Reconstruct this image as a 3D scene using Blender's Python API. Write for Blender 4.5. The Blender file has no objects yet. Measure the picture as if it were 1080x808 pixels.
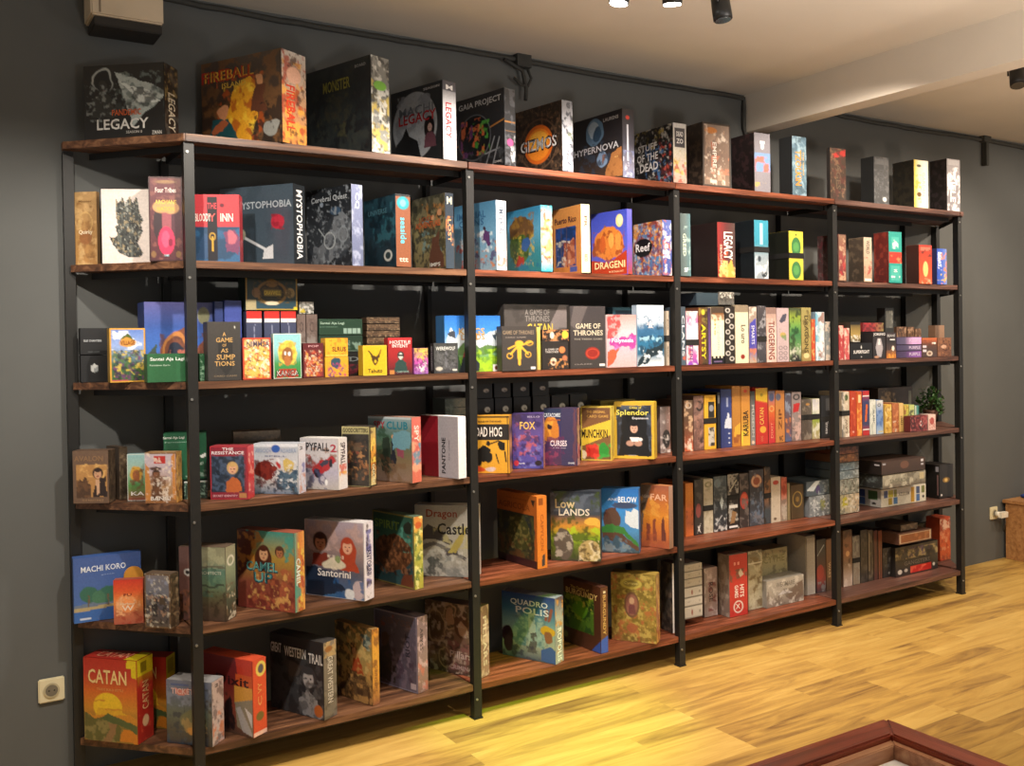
import bpy, bmesh, math, random, zlib
import numpy as np
from mathutils import Vector, Matrix

sc = bpy.context.scene
COL = sc.collection

# ------------------------------------------------------------------ camera
FPX, PPX, PPY = 1002.3, 537.4, 373.3            # focal length and principal point, in pixels of the 1080x808 frame
CAM = Vector((-0.8372, -3.8777, 1.5815))
YAW, PIT, ROL = 0.5587, -0.0108, -0.0155
_c, _s = math.cos(YAW), math.sin(YAW)
FW = Vector((_s*math.cos(PIT), _c*math.cos(PIT), math.sin(PIT)))
_r = Vector((_c, -_s, 0)); _u = _r.cross(FW)
RT = math.cos(ROL)*_r + math.sin(ROL)*_u
UP = -math.sin(ROL)*_r + math.cos(ROL)*_u
cd = bpy.data.cameras.new('camera'); cam = bpy.data.objects.new('camera', cd); COL.objects.link(cam)
cd.sensor_width = 36; cd.sensor_fit = 'HORIZONTAL'; cd.lens = FPX/1080*36
cd.shift_x = (540-PPX)/1080; cd.shift_y = -(404-PPY)/1080
cd.clip_start = .05
M = Matrix((RT, UP, -FW)).transposed().to_4x4(); M.translation = CAM
cam.matrix_world = M
sc.camera = cam

# ------------------------------------------------------------------ colour management, world, lights
sc.view_settings.view_transform = 'Standard'; sc.view_settings.look = 'None'
sc.view_settings.gamma = 1; sc.view_settings.use_curve_mapping = False
sc.view_settings.exposure = 0.28
wd = bpy.data.worlds.new('world'); sc.world = wd; wd.use_nodes = True
wd.node_tree.nodes['Background'].inputs[0].default_value = (1.0, .94, .86, 1)
wd.node_tree.nodes['Background'].inputs[1].default_value = .28

CEIL = 2.972
def lamp(loc, target, power, size, blend=.6, col=(1, .85, .68), r=.03):
    l = bpy.data.lights.new('spot_light', 'SPOT'); l.energy = power; l.spot_size = math.radians(size)
    l.spot_blend = blend; l.color = col; l.shadow_soft_size = r
    o = bpy.data.objects.new('spot_light', l); COL.objects.link(o); o.location = loc
    d = Vector(target)-Vector(loc); o.rotation_euler = d.to_track_quat('-Z', 'Y').to_euler()
    return o
# (lamp position, aim point, power, cone); fixtures follow for the lit pair in view, the rest are bare lights
SPOTS = [
 ((-.62, -1.45, 2.80), (-.5, -.15, .6), 112, 92, (1, .90, .78)),
 ((.25, -1.50, 2.80), (.5, -.35, 1.2), 105, 95, (1, .90, .78)),
 ((1.318, -1.200, 2.782), (1.15, -.4, 1.35), 105, 110, (1, .90, .80)),
 ((1.531, -1.248, 2.80), (1.95, -.4, 1.45), 160, 95, (1, .85, .73)),
 ((2.75, -1.40, 2.80), (3.3, -.3, 1.4), 125, 105, (1, .87, .74)),
 ((4.6, -1.50, 2.80), (4.6, -.2, 1.3), 100, 105, (1, .83, .66)),
 ((6.1, -1.70, 2.80), (5.9, -.1, 1.3), 85, 105, (1, .83, .66)),  # unseen spot added to brighten the wall at the right end
]
for lo, ta, pw, sz, cl in SPOTS: lamp(lo, ta, pw, sz, col=cl)
FLOORSPOTS = [
 ((2.2, -3.3, 2.85), (2.6, -1.9, 0), 95, 115, (1, .80, .50)),
 ((4.4, -3.1, 2.85), (4.6, -1.7, 0), 72, 115, (1, .76, .46)),
 ((1.3, -2.2, 2.85), (1.42, -.62, 0), 300, 24, (.42, 1, .03)),  # unseen tinted spot, added to throw the yellow-green patch on the floor
]
for lo, ta, pw, sz, cl in FLOORSPOTS: lamp(lo, ta, pw, sz, col=cl, blend=.9)
CEILING_FILLS = [((.2, -2.9, 1.75), 100, (1, .95, .90)), ((2.2, -2.7, 1.75), 125, (1, .91, .83)), ((4.6, -2.6, 1.75), 92, (1, .80, .62))]  # unseen upward fill lights, added to brighten the ceiling
for lo, pw, cl in CEILING_FILLS: lamp(lo, (lo[0], lo[1]+.3, 2.97), pw, 150, 1, cl, .15)

# ------------------------------------------------------------------ projection helpers (real-world points from photo pixels)
def proj(x, y, z):
    d = Vector((x, y, z))-CAM; w = d.dot(FW)
    return PPX+FPX*d.dot(RT)/w, PPY-FPX*d.dot(UP)/w
def ray(u, v): return FW+(u-PPX)/FPX*RT-(v-PPY)/FPX*UP
def on_z(u, v, z): d = ray(u, v); return CAM+d*((z-CAM.z)/d.z)
def on_y(u, v, y): d = ray(u, v); return CAM+d*((y-CAM.y)/d.y)
def bis(fn, a, b, n=50):
    fa = fn(a)
    for _ in range(n):
        m = (a+b)/2; fm = fn(m)
        if (fm > 0) == (fa > 0): a, fa = m, fm
        else: b = m
    return (a+b)/2

# ------------------------------------------------------------------ materials
def srgb(h):
    if len(h) == 3: h = ''.join(c*2 for c in h)
    v = [int(h[i:i+2], 16)/255 for i in (0, 2, 4)]
    return tuple(x/12.92 if x <= .04045 else ((x+.055)/1.055)**2.4 for x in v)
def newmat(name):
    m = bpy.data.materials.new(name); m.use_nodes = True
    return m, m.node_tree.nodes, m.node_tree.links, m.node_tree.nodes['Principled BSDF']
def nd(ns, t, **kw):
    n = ns.new(t)
    for k, v in kw.items():
        if k in n.inputs: n.inputs[k].default_value = v
        else: setattr(n, k, v)
    return n
_pc = {}
def plain(hexc, rough=.6, metal=0., noise=.12, scale=30, name='surface', bump=0, trans=0):
    key = (hexc, rough, metal, noise, scale, bump, trans)
    if key in _pc: return _pc[key]
    m, ns, ln, b = newmat(name)
    c = srgb(hexc)
    tc = nd(ns, 'ShaderNodeTexCoord'); nz = nd(ns, 'ShaderNodeTexNoise', Scale=scale, Detail=4.)
    ln.new(tc.outputs['Object'], nz.inputs['Vector'])
    rp = ns.new('ShaderNodeValToRGB'); ln.new(nz.outputs['Fac'], rp.inputs[0])
    rp.color_ramp.elements[0].position = .3; rp.color_ramp.elements[1].position = .7
    rp.color_ramp.elements[0].color = tuple(x*(1-noise) for x in c)+(1,)
    rp.color_ramp.elements[1].color = tuple(min(1, x*(1+noise)) for x in c)+(1,)
    ln.new(rp.outputs[0], b.inputs['Base Color'])
    b.inputs['Roughness'].default_value = rough; b.inputs['Metallic'].default_value = metal
    b.inputs['Transmission Weight'].default_value = trans
    if bump:
        bp = nd(ns, 'ShaderNodeBump', Strength=bump, Distance=.01); ln.new(nz.outputs['Fac'], bp.inputs['Height']); ln.new(bp.outputs[0], b.inputs['Normal'])
    _pc[key] = m
    return m
def print_mat():
    m, ns, ln, b = newmat('printed_card')
    at = nd(ns, 'ShaderNodeAttribute'); at.attribute_name = 'Col'
    tc = nd(ns, 'ShaderNodeTexCoord'); nz = nd(ns, 'ShaderNodeTexNoise', Scale=140., Detail=3.)
    ln.new(tc.outputs['Object'], nz.inputs['Vector'])
    mp = nd(ns, 'ShaderNodeMapRange'); mp.inputs['From Min'].default_value = .3; mp.inputs['From Max'].default_value = .7
    mp.inputs['To Min'].default_value = .9; mp.inputs['To Max'].default_value = 1.08
    ln.new(nz.outputs['Fac'], mp.inputs['Value'])
    mx = ns.new('ShaderNodeMix'); mx.data_type = 'RGBA'; mx.blend_type = 'MULTIPLY'; mx.inputs[0].default_value = 1
    ln.new(at.outputs['Color'], mx.inputs[6]); ln.new(mp.outputs[0], mx.inputs[7])
    ln.new(mx.outputs[2], b.inputs['Base Color'])
    b.inputs['Roughness'].default_value = .38; b.inputs['Coat Weight'].default_value = .35; b.inputs['Coat Roughness'].default_value = .12
    n2 = nd(ns, 'ShaderNodeTexNoise', Scale=9., Detail=2.); ln.new(tc.outputs['Object'], n2.inputs['Vector'])
    bp = nd(ns, 'ShaderNodeBump', Strength=.12, Distance=.01); ln.new(n2.outputs['Fac'], bp.inputs['Height']); ln.new(bp.outputs[0], b.inputs['Coat Normal'])
    return m
PRINT = print_mat()
def wood_mat(name, dark, mid, light, axis=0, rough=.45, scale=1., seedattr=True, coat=0):
    m, ns, ln, b = newmat(name)
    tc = nd(ns, 'ShaderNodeTexCoord'); mp = ns.new('ShaderNodeMapping')
    s = [22*scale]*3; s[axis] = 1.3*scale
    mp.inputs['Scale'].default_value = s
    oi = ns.new('ShaderNodeObjectInfo'); ad = ns.new('ShaderNodeVectorMath'); ad.operation = 'ADD'
    ml = ns.new('ShaderNodeMath'); ml.operation = 'MULTIPLY'; ml.inputs[1].default_value = 37
    ln.new(oi.outputs['Random'], ml.inputs[0]); ln.new(tc.outputs['Object'], ad.inputs[0]); ln.new(ml.outputs[0], ad.inputs[1])
    ln.new(ad.outputs[0], mp.inputs[0])
    nz = nd(ns, 'ShaderNodeTexNoise', Scale=1.6, Detail=8., Roughness=.62, Distortion=.8); ln.new(mp.outputs[0], nz.inputs['Vector'])
    rp = ns.new('ShaderNodeValToRGB'); ln.new(nz.outputs['Fac'], rp.inputs[0])
    e = rp.color_ramp.elements; e[0].position = .3; e[0].color = srgb(dark)+(1,); e[1].position = .72; e[1].color = srgb(light)+(1,)
    k = e.new(.5); k.color = srgb(mid)+(1,)
    ln.new(rp.outputs[0], b.inputs['Base Color']); b.inputs['Roughness'].default_value = rough; b.inputs['Coat Weight'].default_value = coat
    b.inputs['Coat Roughness'].default_value = .2
    bp = nd(ns, 'ShaderNodeBump', Strength=.25, Distance=.004); ln.new(nz.outputs['Fac'], bp.inputs['Height']); ln.new(bp.outputs[0], b.inputs['Normal'])
    return m
WOOD_A = wood_mat('board_brown', '2c1c14', '5c3c28', '8c6446', 0)
WOOD_B = wood_mat('board_red', '34170f', '69361f', 'a05c42', 0)
WOOD_C = wood_mat('board_dusky', '2e1e1a', '583a30', '80594a', 0)
STEEL = plain('242423', .45, .3, .08, 60, 'dark_steel')
def floor_mat():
    m, ns, ln, b = newmat('laminate_floor')
    tc = nd(ns, 'ShaderNodeTexCoord'); br = ns.new('ShaderNodeTexBrick')
    br.inputs['Scale'].default_value = 1; br.inputs['Brick Width'].default_value = .95; br.inputs['Row Height'].default_value = .115
    br.inputs['Mortar Size'].default_value = .0006; br.offset = .37; br.offset_frequency = 3
    br.inputs['Color1'].default_value = (0, 0, 0, 1); br.inputs['Color2'].default_value = (1, 1, 1, 1); br.inputs['Mortar'].default_value = (.3, .3, .3, 1)
    ln.new(tc.outputs['Object'], br.inputs['Vector'])
    mp = ns.new('ShaderNodeMapping'); mp.inputs['Scale'].default_value = (1.5, 13, 1); ln.new(tc.outputs['Object'], mp.inputs[0])
    ml = ns.new('ShaderNodeVectorMath'); ml.operation = 'MULTIPLY_ADD'; ml.inputs[1].default_value = (9, 9, 9)
    ln.new(br.outputs['Color'], ml.inputs[0]); ln.new(mp.outputs[0], ml.inputs[2])
    nz = nd(ns, 'ShaderNodeTexNoise', Scale=1.2, Detail=7., Roughness=.6, Distortion=1.2); ln.new(ml.outputs[0], nz.inputs['Vector'])
    mx = ns.new('ShaderNodeMath'); mx.operation = 'MULTIPLY_ADD'; mx.inputs[1].default_value = .28
    ln.new(br.outputs['Color'], mx.inputs[0]); ln.new(nz.outputs['Fac'], mx.inputs[2])
    rp = ns.new('ShaderNodeValToRGB'); ln.new(mx.outputs[0], rp.inputs[0])
    e = rp.color_ramp.elements; e[0].position = .35; e[0].color = srgb('7c5c34')+(1,); e[1].position = .95; e[1].color = srgb('d2b064')+(1,)
    k = e.new(.62); k.color = srgb('b8934c')+(1,)
    ln.new(rp.outputs[0], b.inputs['Base Color']); b.inputs['Roughness'].default_value = .36
    bp = nd(ns, 'ShaderNodeBump', Strength=.15, Distance=.002); ln.new(nz.outputs['Fac'], bp.inputs['Height']); ln.new(bp.outputs[0], b.inputs['Normal'])
    return m

# ------------------------------------------------------------------ mesh helpers
def add_box(bm, x0, x1, y0, y1, z0, z1, mi=0):
    vs = [bm.verts.new(p) for p in ((x0,y0,z0),(x1,y0,z0),(x1,y1,z0),(x0,y1,z0),(x0,y0,z1),(x1,y0,z1),(x1,y1,z1),(x0,y1,z1))]
    for f in ((0,3,2,1),(4,5,6,7),(0,1,5,4),(1,2,6,5),(2,3,7,6),(3,0,4,7)):
        fc = bm.faces.new([vs[i] for i in f]); fc.material_index = mi
    return vs
def add_prism(bm, pts, z0, z1, mi=0):
    lo = [bm.verts.new((x, y, z0)) for x, y in pts]; hi = [bm.verts.new((x, y, z1)) for x, y in pts]
    n = len(pts); fs = [bm.faces.new(lo[::-1]), bm.faces.new(hi)]
    for i in range(n): fs.append(bm.faces.new((lo[i], lo[(i+1) % n], hi[(i+1) % n], hi[i])))
    for f in fs: f.material_index = mi
def add_tube(bm, pts, r, seg=8, caps=True, mi=0):
    rings = []; pts = [Vector(p) for p in pts]
    rr = r if isinstance(r, (list, tuple)) else [r]*len(pts)
    ref = None
    for i, p in enumerate(pts):
        t = (pts[min(i+1, len(pts)-1)]-pts[max(i-1, 0)]).normalized()
        if ref is None: ref = Vector((0,0,1)) if abs(t.z) < .9 else Vector((1,0,0))
        a = t.cross(ref).normalized(); b = a.cross(t).normalized(); ref = b if abs(b.dot(t)) < .9 else ref
        rings.append([bm.verts.new(p+rr[i]*(math.cos(q)*a+math.sin(q)*b)) for q in [2*math.pi*j/seg for j in range(seg)]])
    for i in range(len(rings)-1):
        for j in range(seg):
            f = bm.faces.new((rings[i][j], rings[i][(j+1) % seg], rings[i+1][(j+1) % seg], rings[i+1][j])); f.smooth = True; f.material_index = mi
    if caps:
        for q in (rings[0], rings[-1][::-1]):
            f = bm.faces.new(q); f.material_index = mi
def obj(name, bm, mats, parent=None, bevel=0, loc=None):
    if bevel: bmesh.ops.bevel(bm, geom=bm.edges[:]+bm.verts[:], offset=bevel, segments=2, affect='EDGES', clamp_overlap=True)
    bmesh.ops.recalc_face_normals(bm, faces=bm.faces[:])
    me = bpy.data.meshes.new(name); bm.to_mesh(me); bm.free()
    for m in (mats if isinstance(mats, (list, tuple)) else [mats]): me.materials.append(m)
    o = bpy.data.objects.new(name, me); COL.objects.link(o)
    if parent: o.parent = parent
    if loc: o.location = loc
    return o
def empty(name, loc=(0,0,0), rz=0):
    o = bpy.data.objects.new(name, None); COL.objects.link(o); o.location = loc; o.rotation_euler = (0,0,rz); o.empty_display_size = .05
    return o
def tag(o, label, cat, group=None):
    o['label'] = label; o['category'] = cat
    if group: o['group'] = group
    return o
def struct(o): o['kind'] = 'structure'; return o

# ------------------------------------------------------------------ room
def slab(name, x0, x1, y0, y1, z0, z1, mat):
    bm = bmesh.new(); add_box(bm, x0, x1, y0, y1, z0, z1); return struct(obj(name, bm, mat))
WALLM = plain('585a59', .85, 0, .05, 3, 'wall_paint', .05)
slab('wall_back', -3.2, 7.6, 0, .15, 0, CEIL, WALLM)
slab('floor', -3.2, 7.6, -5.5, .0, -.1, 0, floor_mat())
CEILM = plain('cbc2b4', .9, 0, .04, 2, 'ceiling_plaster', .05)
slab('ceiling', -3.2, 7.6, -5.5, .0, CEIL, CEIL+.1, CEILM)
bx = on_y(785, 120, 0).x
slab('trim_1', bx, bx+.13, -5.5, 0, 2.762, CEIL, CEILM)
o = bpy.data.objects['trim_1']

# cable along the top of the wall, dipping round the beam
bm = bmesh.new(); rnd = random.Random(3)
pts = []
for i in range(60):
    x = -1.5+i*(bx-.02+1.5)/59
    pts.append((x, -.018, CEIL-.022-.010*abs(math.sin(x*2.1))+rnd.uniform(-.003, .003)))
pts += [(bx-.02, -.018, 2.9), (bx-.022, -.018, 2.78), (bx-.01, -.018, 2.745), (bx+.13, -.018, 2.742), (bx+.155, -.018, 2.77), (bx+.16, -.018, 2.93)]
for i in range(50):
    x = bx+.18+i*.085; pts.append((x, -.018, CEIL-.022-.012*abs(math.sin(x*1.7))+rnd.uniform(-.003, .003)))
add_tube(bm, pts, .012, 6)
cable = obj('wall_cable', bm, plain('3b3b38', .8)); tag(cable, 'dark painted cable run along the top of the grey wall and round the beam', 'cable')
bm = bmesh.new()
P0 = on_y(551, 68, -.04)
q = [P0+Vector((d*.5, 0, h)) for d, h in ((-.2,.01),(-.1,-.01),(0,-.03),(.02,-.07),(.04,-.12),(.03,-.17))]
add_tube(bm, q, .009, 6)
add_tube(bm, [P0+Vector(t) for t in ((-.05,0,-.07),(-.01,0,-.1),(.03,0,-.1),(.05,0,-.06),(.03,0,-.02))], .007, 6)
add_box(bm, P0.x-.03, P0.x+.05, -.045, -.006, P0.z-.01, P0.z+.05)
o = obj('cable_loop', bm, plain('343431', .8)); tag(o, 'loose dark cable end drooping under the ceiling above the round orange and black cover', 'cable')
P1 = on_y(1039, 150, -.03); bm = bmesh.new()
add_box(bm, P1.x-.03, P1.x+.05, -.045, -.006, P1.z-.0, P1.z+.05); add_box(bm, P1.x-.0, P1.x+.03, -.04, -.006, P1.z-.16, P1.z-.0)
o = obj('cable_clip', bm, plain('3b3b36', .8)); tag(o, 'dark painted cable bracket high on the wall right of the shelving', 'bracket')

# boxed-in unit high on the wall at the left, cut off by the frame
a = on_y(96, 24, -.16); b_ = on_y(173, 36, -.16)
root = empty('wall_unit', ((a.x+b_.x)/2, 0, 0)); tag(root, 'cream boxed-in unit with dark underside, high on the wall above the left end', 'wall unit')
hw = (b_.x-a.x)/2; zb = b_.z+.035
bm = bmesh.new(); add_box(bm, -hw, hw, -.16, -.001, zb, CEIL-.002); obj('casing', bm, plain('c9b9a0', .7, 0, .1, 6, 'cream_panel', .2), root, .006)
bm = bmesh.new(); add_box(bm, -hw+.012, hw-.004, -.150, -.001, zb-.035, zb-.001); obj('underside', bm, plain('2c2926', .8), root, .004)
bm = bmesh.new(); add_box(bm, -hw+.028, -hw+.034, -.163, -.1605, zb+.01, CEIL-.01); obj('seam', bm, plain('7d705f', .7), root)

# ------------------------------------------------------------------ shelving unit
W, D, AL, AR = 1.148, .4096, .346, .331
PB = [2.316, 1.869, 1.435, .996, .556, .119]      # underside of the boards, top shelf first
TH = .027
ST = [z+TH for z in PB]                             # surface of the boards
shelf = empty('shelving_unit', (2*W, -D/2, 0))
tag(shelf, 'long black steel shelving with six levels of brown boards, filled with board games', 'shelf')
O = Vector((2*W, -D/2, 0))
def sobj(name, bm, mats, bevel=0):
    for v in bm.verts: v.co -= O
    return obj(name, bm, mats, shelf, bevel)
PW = .036
XS = [i*W for i in range(5)]
for i, x in enumerate(XS):                          # front posts: angle steel
    bm = bmesh.new(); add_prism(bm, [(x-PW/2,-D),(x+PW/2,-D),(x+PW/2,-D+.004),(x-PW/2+.004,-D+.004),(x-PW/2+.004,-D+PW),(x-PW/2,-D+PW)], .006, PB[0]-.001)
    p = sobj('post', bm, STEEL)
    bm = bmesh.new(); add_box(bm, x-PW/2-.004, x+PW/2+.004, -D-.004, -D+PW+.004, 0, .0058); sobj('foot_plate', bm, STEEL, .001)
    for z in PB:
        bm = bmesh.new(); add_tube(bm, [(x-.006, -D-.0045, z-.035), (x-.006, -D+.0, z-.035)], .005, 8); sobj('bolt', bm, plain('9a9a96', .35, .8))
for i, x in enumerate(XS):                          # back posts
    bm = bmesh.new(); add_prism(bm, [(x-PW/2,-.006),(x+PW/2,-.006),(x+PW/2,-.010),(x-PW/2+.004,-.010),(x-PW/2+.004,-PW-.006),(x-PW/2,-PW-.006)], 0, PB[0]-.001)
    sobj('post', bm, STEEL)
for x, sgn in ((-AL, 1), (4*W+AR, -1)):             # end posts on the wall
    bm = bmesh.new(); add_prism(bm, [(x-PW/2,-.006),(x+PW/2,-.006),(x+PW/2,-PW-.006),(x-PW/2,-PW-.006)], 0, PB[0]-.001); sobj('post', bm, STEEL)
rw = random.Random(5)
for k, zb_ in enumerate(PB):
    yf = -D-.014 if k == 0 else -D+.0055
    for i in range(4):
        x0, x1 = XS[i]-PW/2+.0055, XS[i+1]-PW/2-.001
        bm = bmesh.new(); add_box(bm, x0, x1, yf, -.085, zb_, zb_+TH)
        sobj('shelf_board', bm, (WOOD_A, WOOD_B, WOOD_B, WOOD_C)[i], .0015)
        bm = bmesh.new()
        for ya, yb_, in ((-D+.060, -D+.064), (-.095, -.091)):
            add_box(bm, x0+.002, x1-.002, ya, yb_, zb_-.026, zb_-.0005)
        add_box(bm, x0+.004, x0+.008, -D+.065, -.096, zb_-.026, zb_-.0005)
        sobj('rail', bm, STEEL)
    ov = .014 if k == 0 else 0
    bm = bmesh.new(); e = PW/2+.001
    add_prism(bm, [(-AL-e-.004, -.045), (-AL-e-.004, -.062-ov), (-e, yf), (-e+.0045, yf), (-e+.0045, -.045)] if k == 0 else [(-AL+e, -.045), (-AL+e-.02, -.052), (-e-.0, yf+.02), (-e-.0, -.045)], zb_, zb_+TH); sobj('shelf_board', bm, WOOD_A, .0015)
    bm = bmesh.new(); n = Vector((AL, -D, 0)).normalized(); q = Vector((-n.y, n.x, 0))
    A_ = Vector((-AL+.02, -.055, 0))+q*.045; B_ = Vector((-e-.02, -D+.03, 0))+q*.045
    add_prism(bm, [(A_.x+.02, A_.y), (B_.x, B_.y), (B_.x+q.x*.004, B_.y+q.y*.004), (A_.x+.02+q.x*.004, A_.y+q.y*.004)], zb_-.024, zb_-.0005); sobj('rail', bm, STEEL)
    X4 = 4*W
    bm = bmesh.new()
    add_prism(bm, [(X4-.0115, -.045), (X4-.0115, yf), (X4+e, yf), (X4+AR+e, -.062-ov), (X4+AR+e, -.045)] if k == 0 else [(X4+e, -.045), (X4+e, yf+.016), (X4+AR-e+.02, -.052), (X4+AR-e, -.045)], zb_, zb_+TH); sobj('shelf_board', bm, WOOD_C, .0015)
    bm = bmesh.new(); add_prism(bm, [(X4+e+.006, -D+.04), (X4+AR-.005, -.055), (X4+AR-.010, -.055), (X4+e+.001, -D+.044)], zb_-.024, zb_-.0005); sobj('rail', bm, STEEL)

# ------------------------------------------------------------------ printed art
def fbm(rs, ny, nx, sx, sy, octv=3):
    out = np.zeros((ny, nx)); amp = 1; tot = 0
    for o_ in range(octv):
        gx, gy = max(2, int(sx*2**o_)+2), max(2, int(sy*2**o_)+2)
        g = rs.rand(gy+1, gx+1)
        X = np.linspace(0, gx-1.001, nx); Y = np.linspace(0, gy-1.001, ny)
        xi, yi = X.astype(int), Y.astype(int); fx, fy = X-xi, Y-yi; fx = fx*fx*(3-2*fx); fy = (fy*fy*(3-2*fy))[:, None]
        a_ = g[np.ix_(yi, xi)]*(1-fx)+g[np.ix_(yi, xi+1)]*fx; b2 = g[np.ix_(yi+1, xi)]*(1-fx)+g[np.ix_(yi+1, xi+1)]*fx
        out += amp*(a_*(1-fy)+b2*fy); tot += amp; amp *= .55
    out /= tot
    return np.clip((out-.5)*1.7+.5, 0, 1)
def raster(art, nx, ny, asp, seed):
    """art: a little picture language; coordinates 0..1 from the top left. Returns (colours, texts)"""
    rs = np.random.RandomState(seed)
    U, V = np.meshgrid(np.linspace(0, 1, nx), np.linspace(0, 1, ny))
    img = np.ones((ny, nx, 3))*.5; texts = []; U0, V0 = U, V
    soft = .9/max(nx, ny)
    C3 = lambda h: np.array(srgb(h))
    def put(mask, c):
        nonlocal img
        mask = np.clip(mask, 0, 1)[..., None]; img = img*(1-mask)+C3(c)*mask
    def poly(P):
        inside = np.zeros(U.shape, bool); n_ = len(P)
        for i in range(n_):
            x0, y0 = P[i]; x1, y1 = P[(i+1) % n_]
            if y0 == y1: continue
            cnd = (V < y0) != (V < y1); xx = x0+(V-y0)*(x1-x0)/(y1-y0)
            inside ^= cnd & (U < xx)
        return inside.astype(float)
    for seg in art.split(';'):
        t = seg.split()
        if not t: continue
        o_, a_ = t[0], t[1:]
        if o_ in 'gh':
            cs = np.array([C3(c) for c in a_]);
            if len(cs) == 1: cs = np.array([cs[0], cs[0]])
            q_ = (V if o_ == 'g' else U)*(len(cs)-1); i = np.clip(q_.astype(int), 0, len(cs)-2); f_ = np.clip(q_-i, 0, 1)[..., None]
            img = cs[i]*(1-f_)+cs[i+1]*f_
        elif o_ == 'm':
            th, s_ = float(a_[1]), float(a_[2]); n_ = fbm(rs, ny, nx, 1.7*s_*min(1, asp), 1.7*s_/max(asp, 1), 4)
            reg = [float(x) for x in a_[3:7]] if len(a_) >= 7 else None
            mk = np.clip((n_-th)*5+.2, 0, 1)*.82
            if reg: mk = mk*((U > reg[0]) & (U < reg[2]) & (V > reg[1]) & (V < reg[3]))
            put(mk, a_[0])
        elif o_ == 'i':
            n_ = fbm(rs, ny, nx, float(a_[2]), float(a_[2])); put(np.clip((n_-float(a_[1]))*7+.2, 0, 1)*last, a_[0])
        elif o_ == 'c':
            x, y, s_ = map(float, a_[:3]); sa = s_*asp; sk, hr = a_[3], a_[4]
            el = lambda ex_, ey_, rx, ry, c_, sf=7: put((1-np.sqrt(((U0-ex_)/rx)**2+((V0-ey_)/ry)**2))*sf, c_)
            el(x, y-sa*.15, s_*1.35, sa*1.45, hr); el(x, y+sa*.1, s_*.95, sa*1.15, sk); el(x, y-sa*.85, s_*1.05, sa*.45, hr)
            dk = '2a1a18'
            el(x-s_*.38, y+sa*.05, s_*.16, sa*.12, dk, 4); el(x+s_*.38, y+sa*.05, s_*.16, sa*.12, dk, 4); el(x, y+sa*.66, s_*.3, sa*.1, '8a3a34', 4); el(x+s_*.05, y+sa*.36, s_*.1, sa*.2, hr, 1.2)
        elif o_ == 'w':
            am = float(a_[0]); s_ = float(a_[1]) if len(a_) > 1 else 5
            U = U0+(fbm(rs, ny, nx, s_, s_)-.5)*am; V = V0+(fbm(rs, ny, nx, s_, s_)-.5)*am
        elif o_ == 'e':
            x, y, rx, ry = map(float, a_[:4]); d_ = np.sqrt(((U-x)/rx)**2+((V-y)/ry)**2); put((1-d_)/(soft/min(rx, ry))+.5, a_[4])
        elif o_ == 'o':
            x, y, rx, ry, wd_ = map(float, a_[:5]); d_ = np.sqrt(((U-x)/rx)**2+((V-y)/ry)**2); put((wd_/2-abs(d_-1))/(soft/min(rx, ry))+.5, a_[5])
        elif o_ == 'r':
            x0, y0, x1, y1 = map(float, a_[:4]); put(((U >= x0) & (U <= x1) & (V >= y0) & (V <= y1)).astype(float), a_[4])
        elif o_ == 'b':
            d_ = float(a_[0]); put(((U0 < d_) | (U0 > 1-d_) | (V0 < d_*asp) | (V0 > 1-d_*asp)).astype(float), a_[1])
        elif o_ == 'p':
            n_ = [float(x) for x in a_[1:]]; last = poly(list(zip(n_[::2], n_[1::2]))); put(last, a_[0])
        elif o_ == 's':
            x0, y0, x1, y1, wd_ = map(float, a_[:5]); dx, dy = x1-x0, y1-y0
            tt = np.clip(((U-x0)*dx+(V-y0)*dy)/(dx*dx+dy*dy+1e-9), 0, 1); d_ = np.hypot(U-x0-tt*dx, (V-y0-tt*dy)/max(asp, .3)*1.0); put((wd_/2-d_)/soft+.5, a_[5])
        elif o_ == 'f':
            x, y, s_ = map(float, a_[:3]); sa = s_*asp
            put(poly([(x-s_*2.3, y+sa*5), (x-s_*1.9, y+sa*2.1), (x-s_*.8, y+sa*1.2), (x+s_*.8, y+sa*1.2), (x+s_*1.9, y+sa*2.1), (x+s_*2.3, y+sa*5)]), a_[4])
            if len(a_) > 5: d_ = np.sqrt(((U-x)/(s_*1.25))**2+((V-y+sa*.25)/(sa*1.35))**2); put((1-d_)*9, a_[5])
            d_ = np.sqrt(((U-x)/(s_*.85))**2+((V-y)/(sa*1.1))**2); put((1-d_)*9, a_[3])
            for qx in (-.36, .36): put((1-np.sqrt(((U-x-qx*s_)/(s_*.16))**2+((V-y)/(sa*.14))**2))*4, '2a1a18')
            put((1-np.sqrt(((U-x)/(s_*.28))**2+((V-y-.6*sa)/(sa*.1))**2))*4, '7a4038')
        elif o_ == 'T' or o_ == 'V' or o_ == 'U':
            texts.append((o_,)+tuple(map(float, a_[:4]))+(a_[4], a_[5].replace('_', ' ')))
    return img, texts
def set_col(me, cols):
    at = me.color_attributes.new('Col', 'FLOAT_COLOR', 'POINT')
    a_ = np.ones((len(me.vertices), 4), np.float32); a_[:, :3] = cols; at.data.foreach_set('color', a_.ravel())
_glyph = {}
def glyphs(txt):
    if txt in _glyph: return _glyph[txt]
    cu = bpy.data.curves.new('lettering', 'FONT'); cu.body = txt; cu.resolution_u = 2; cu.extrude = 0; cu.offset = .018; cu.space_character = 1.02
    o_ = bpy.data.objects.new('lettering', cu); COL.objects.link(o_)
    dg = bpy.context.evaluated_depsgraph_get(); me = o_.evaluated_get(dg).to_mesh()
    vs = np.array([v.co[:2] for v in me.vertices]); fs = [tuple(p.vertices) for p in me.polygons]
    o_.evaluated_get(dg).to_mesh_clear(); bpy.data.objects.remove(o_); bpy.data.curves.remove(cu)
    mn, mx = vs.min(0), vs.max(0); vs = (vs-mn)/(mx-mn)-.5
    _glyph[txt] = (vs, fs); return _glyph[txt]
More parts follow.
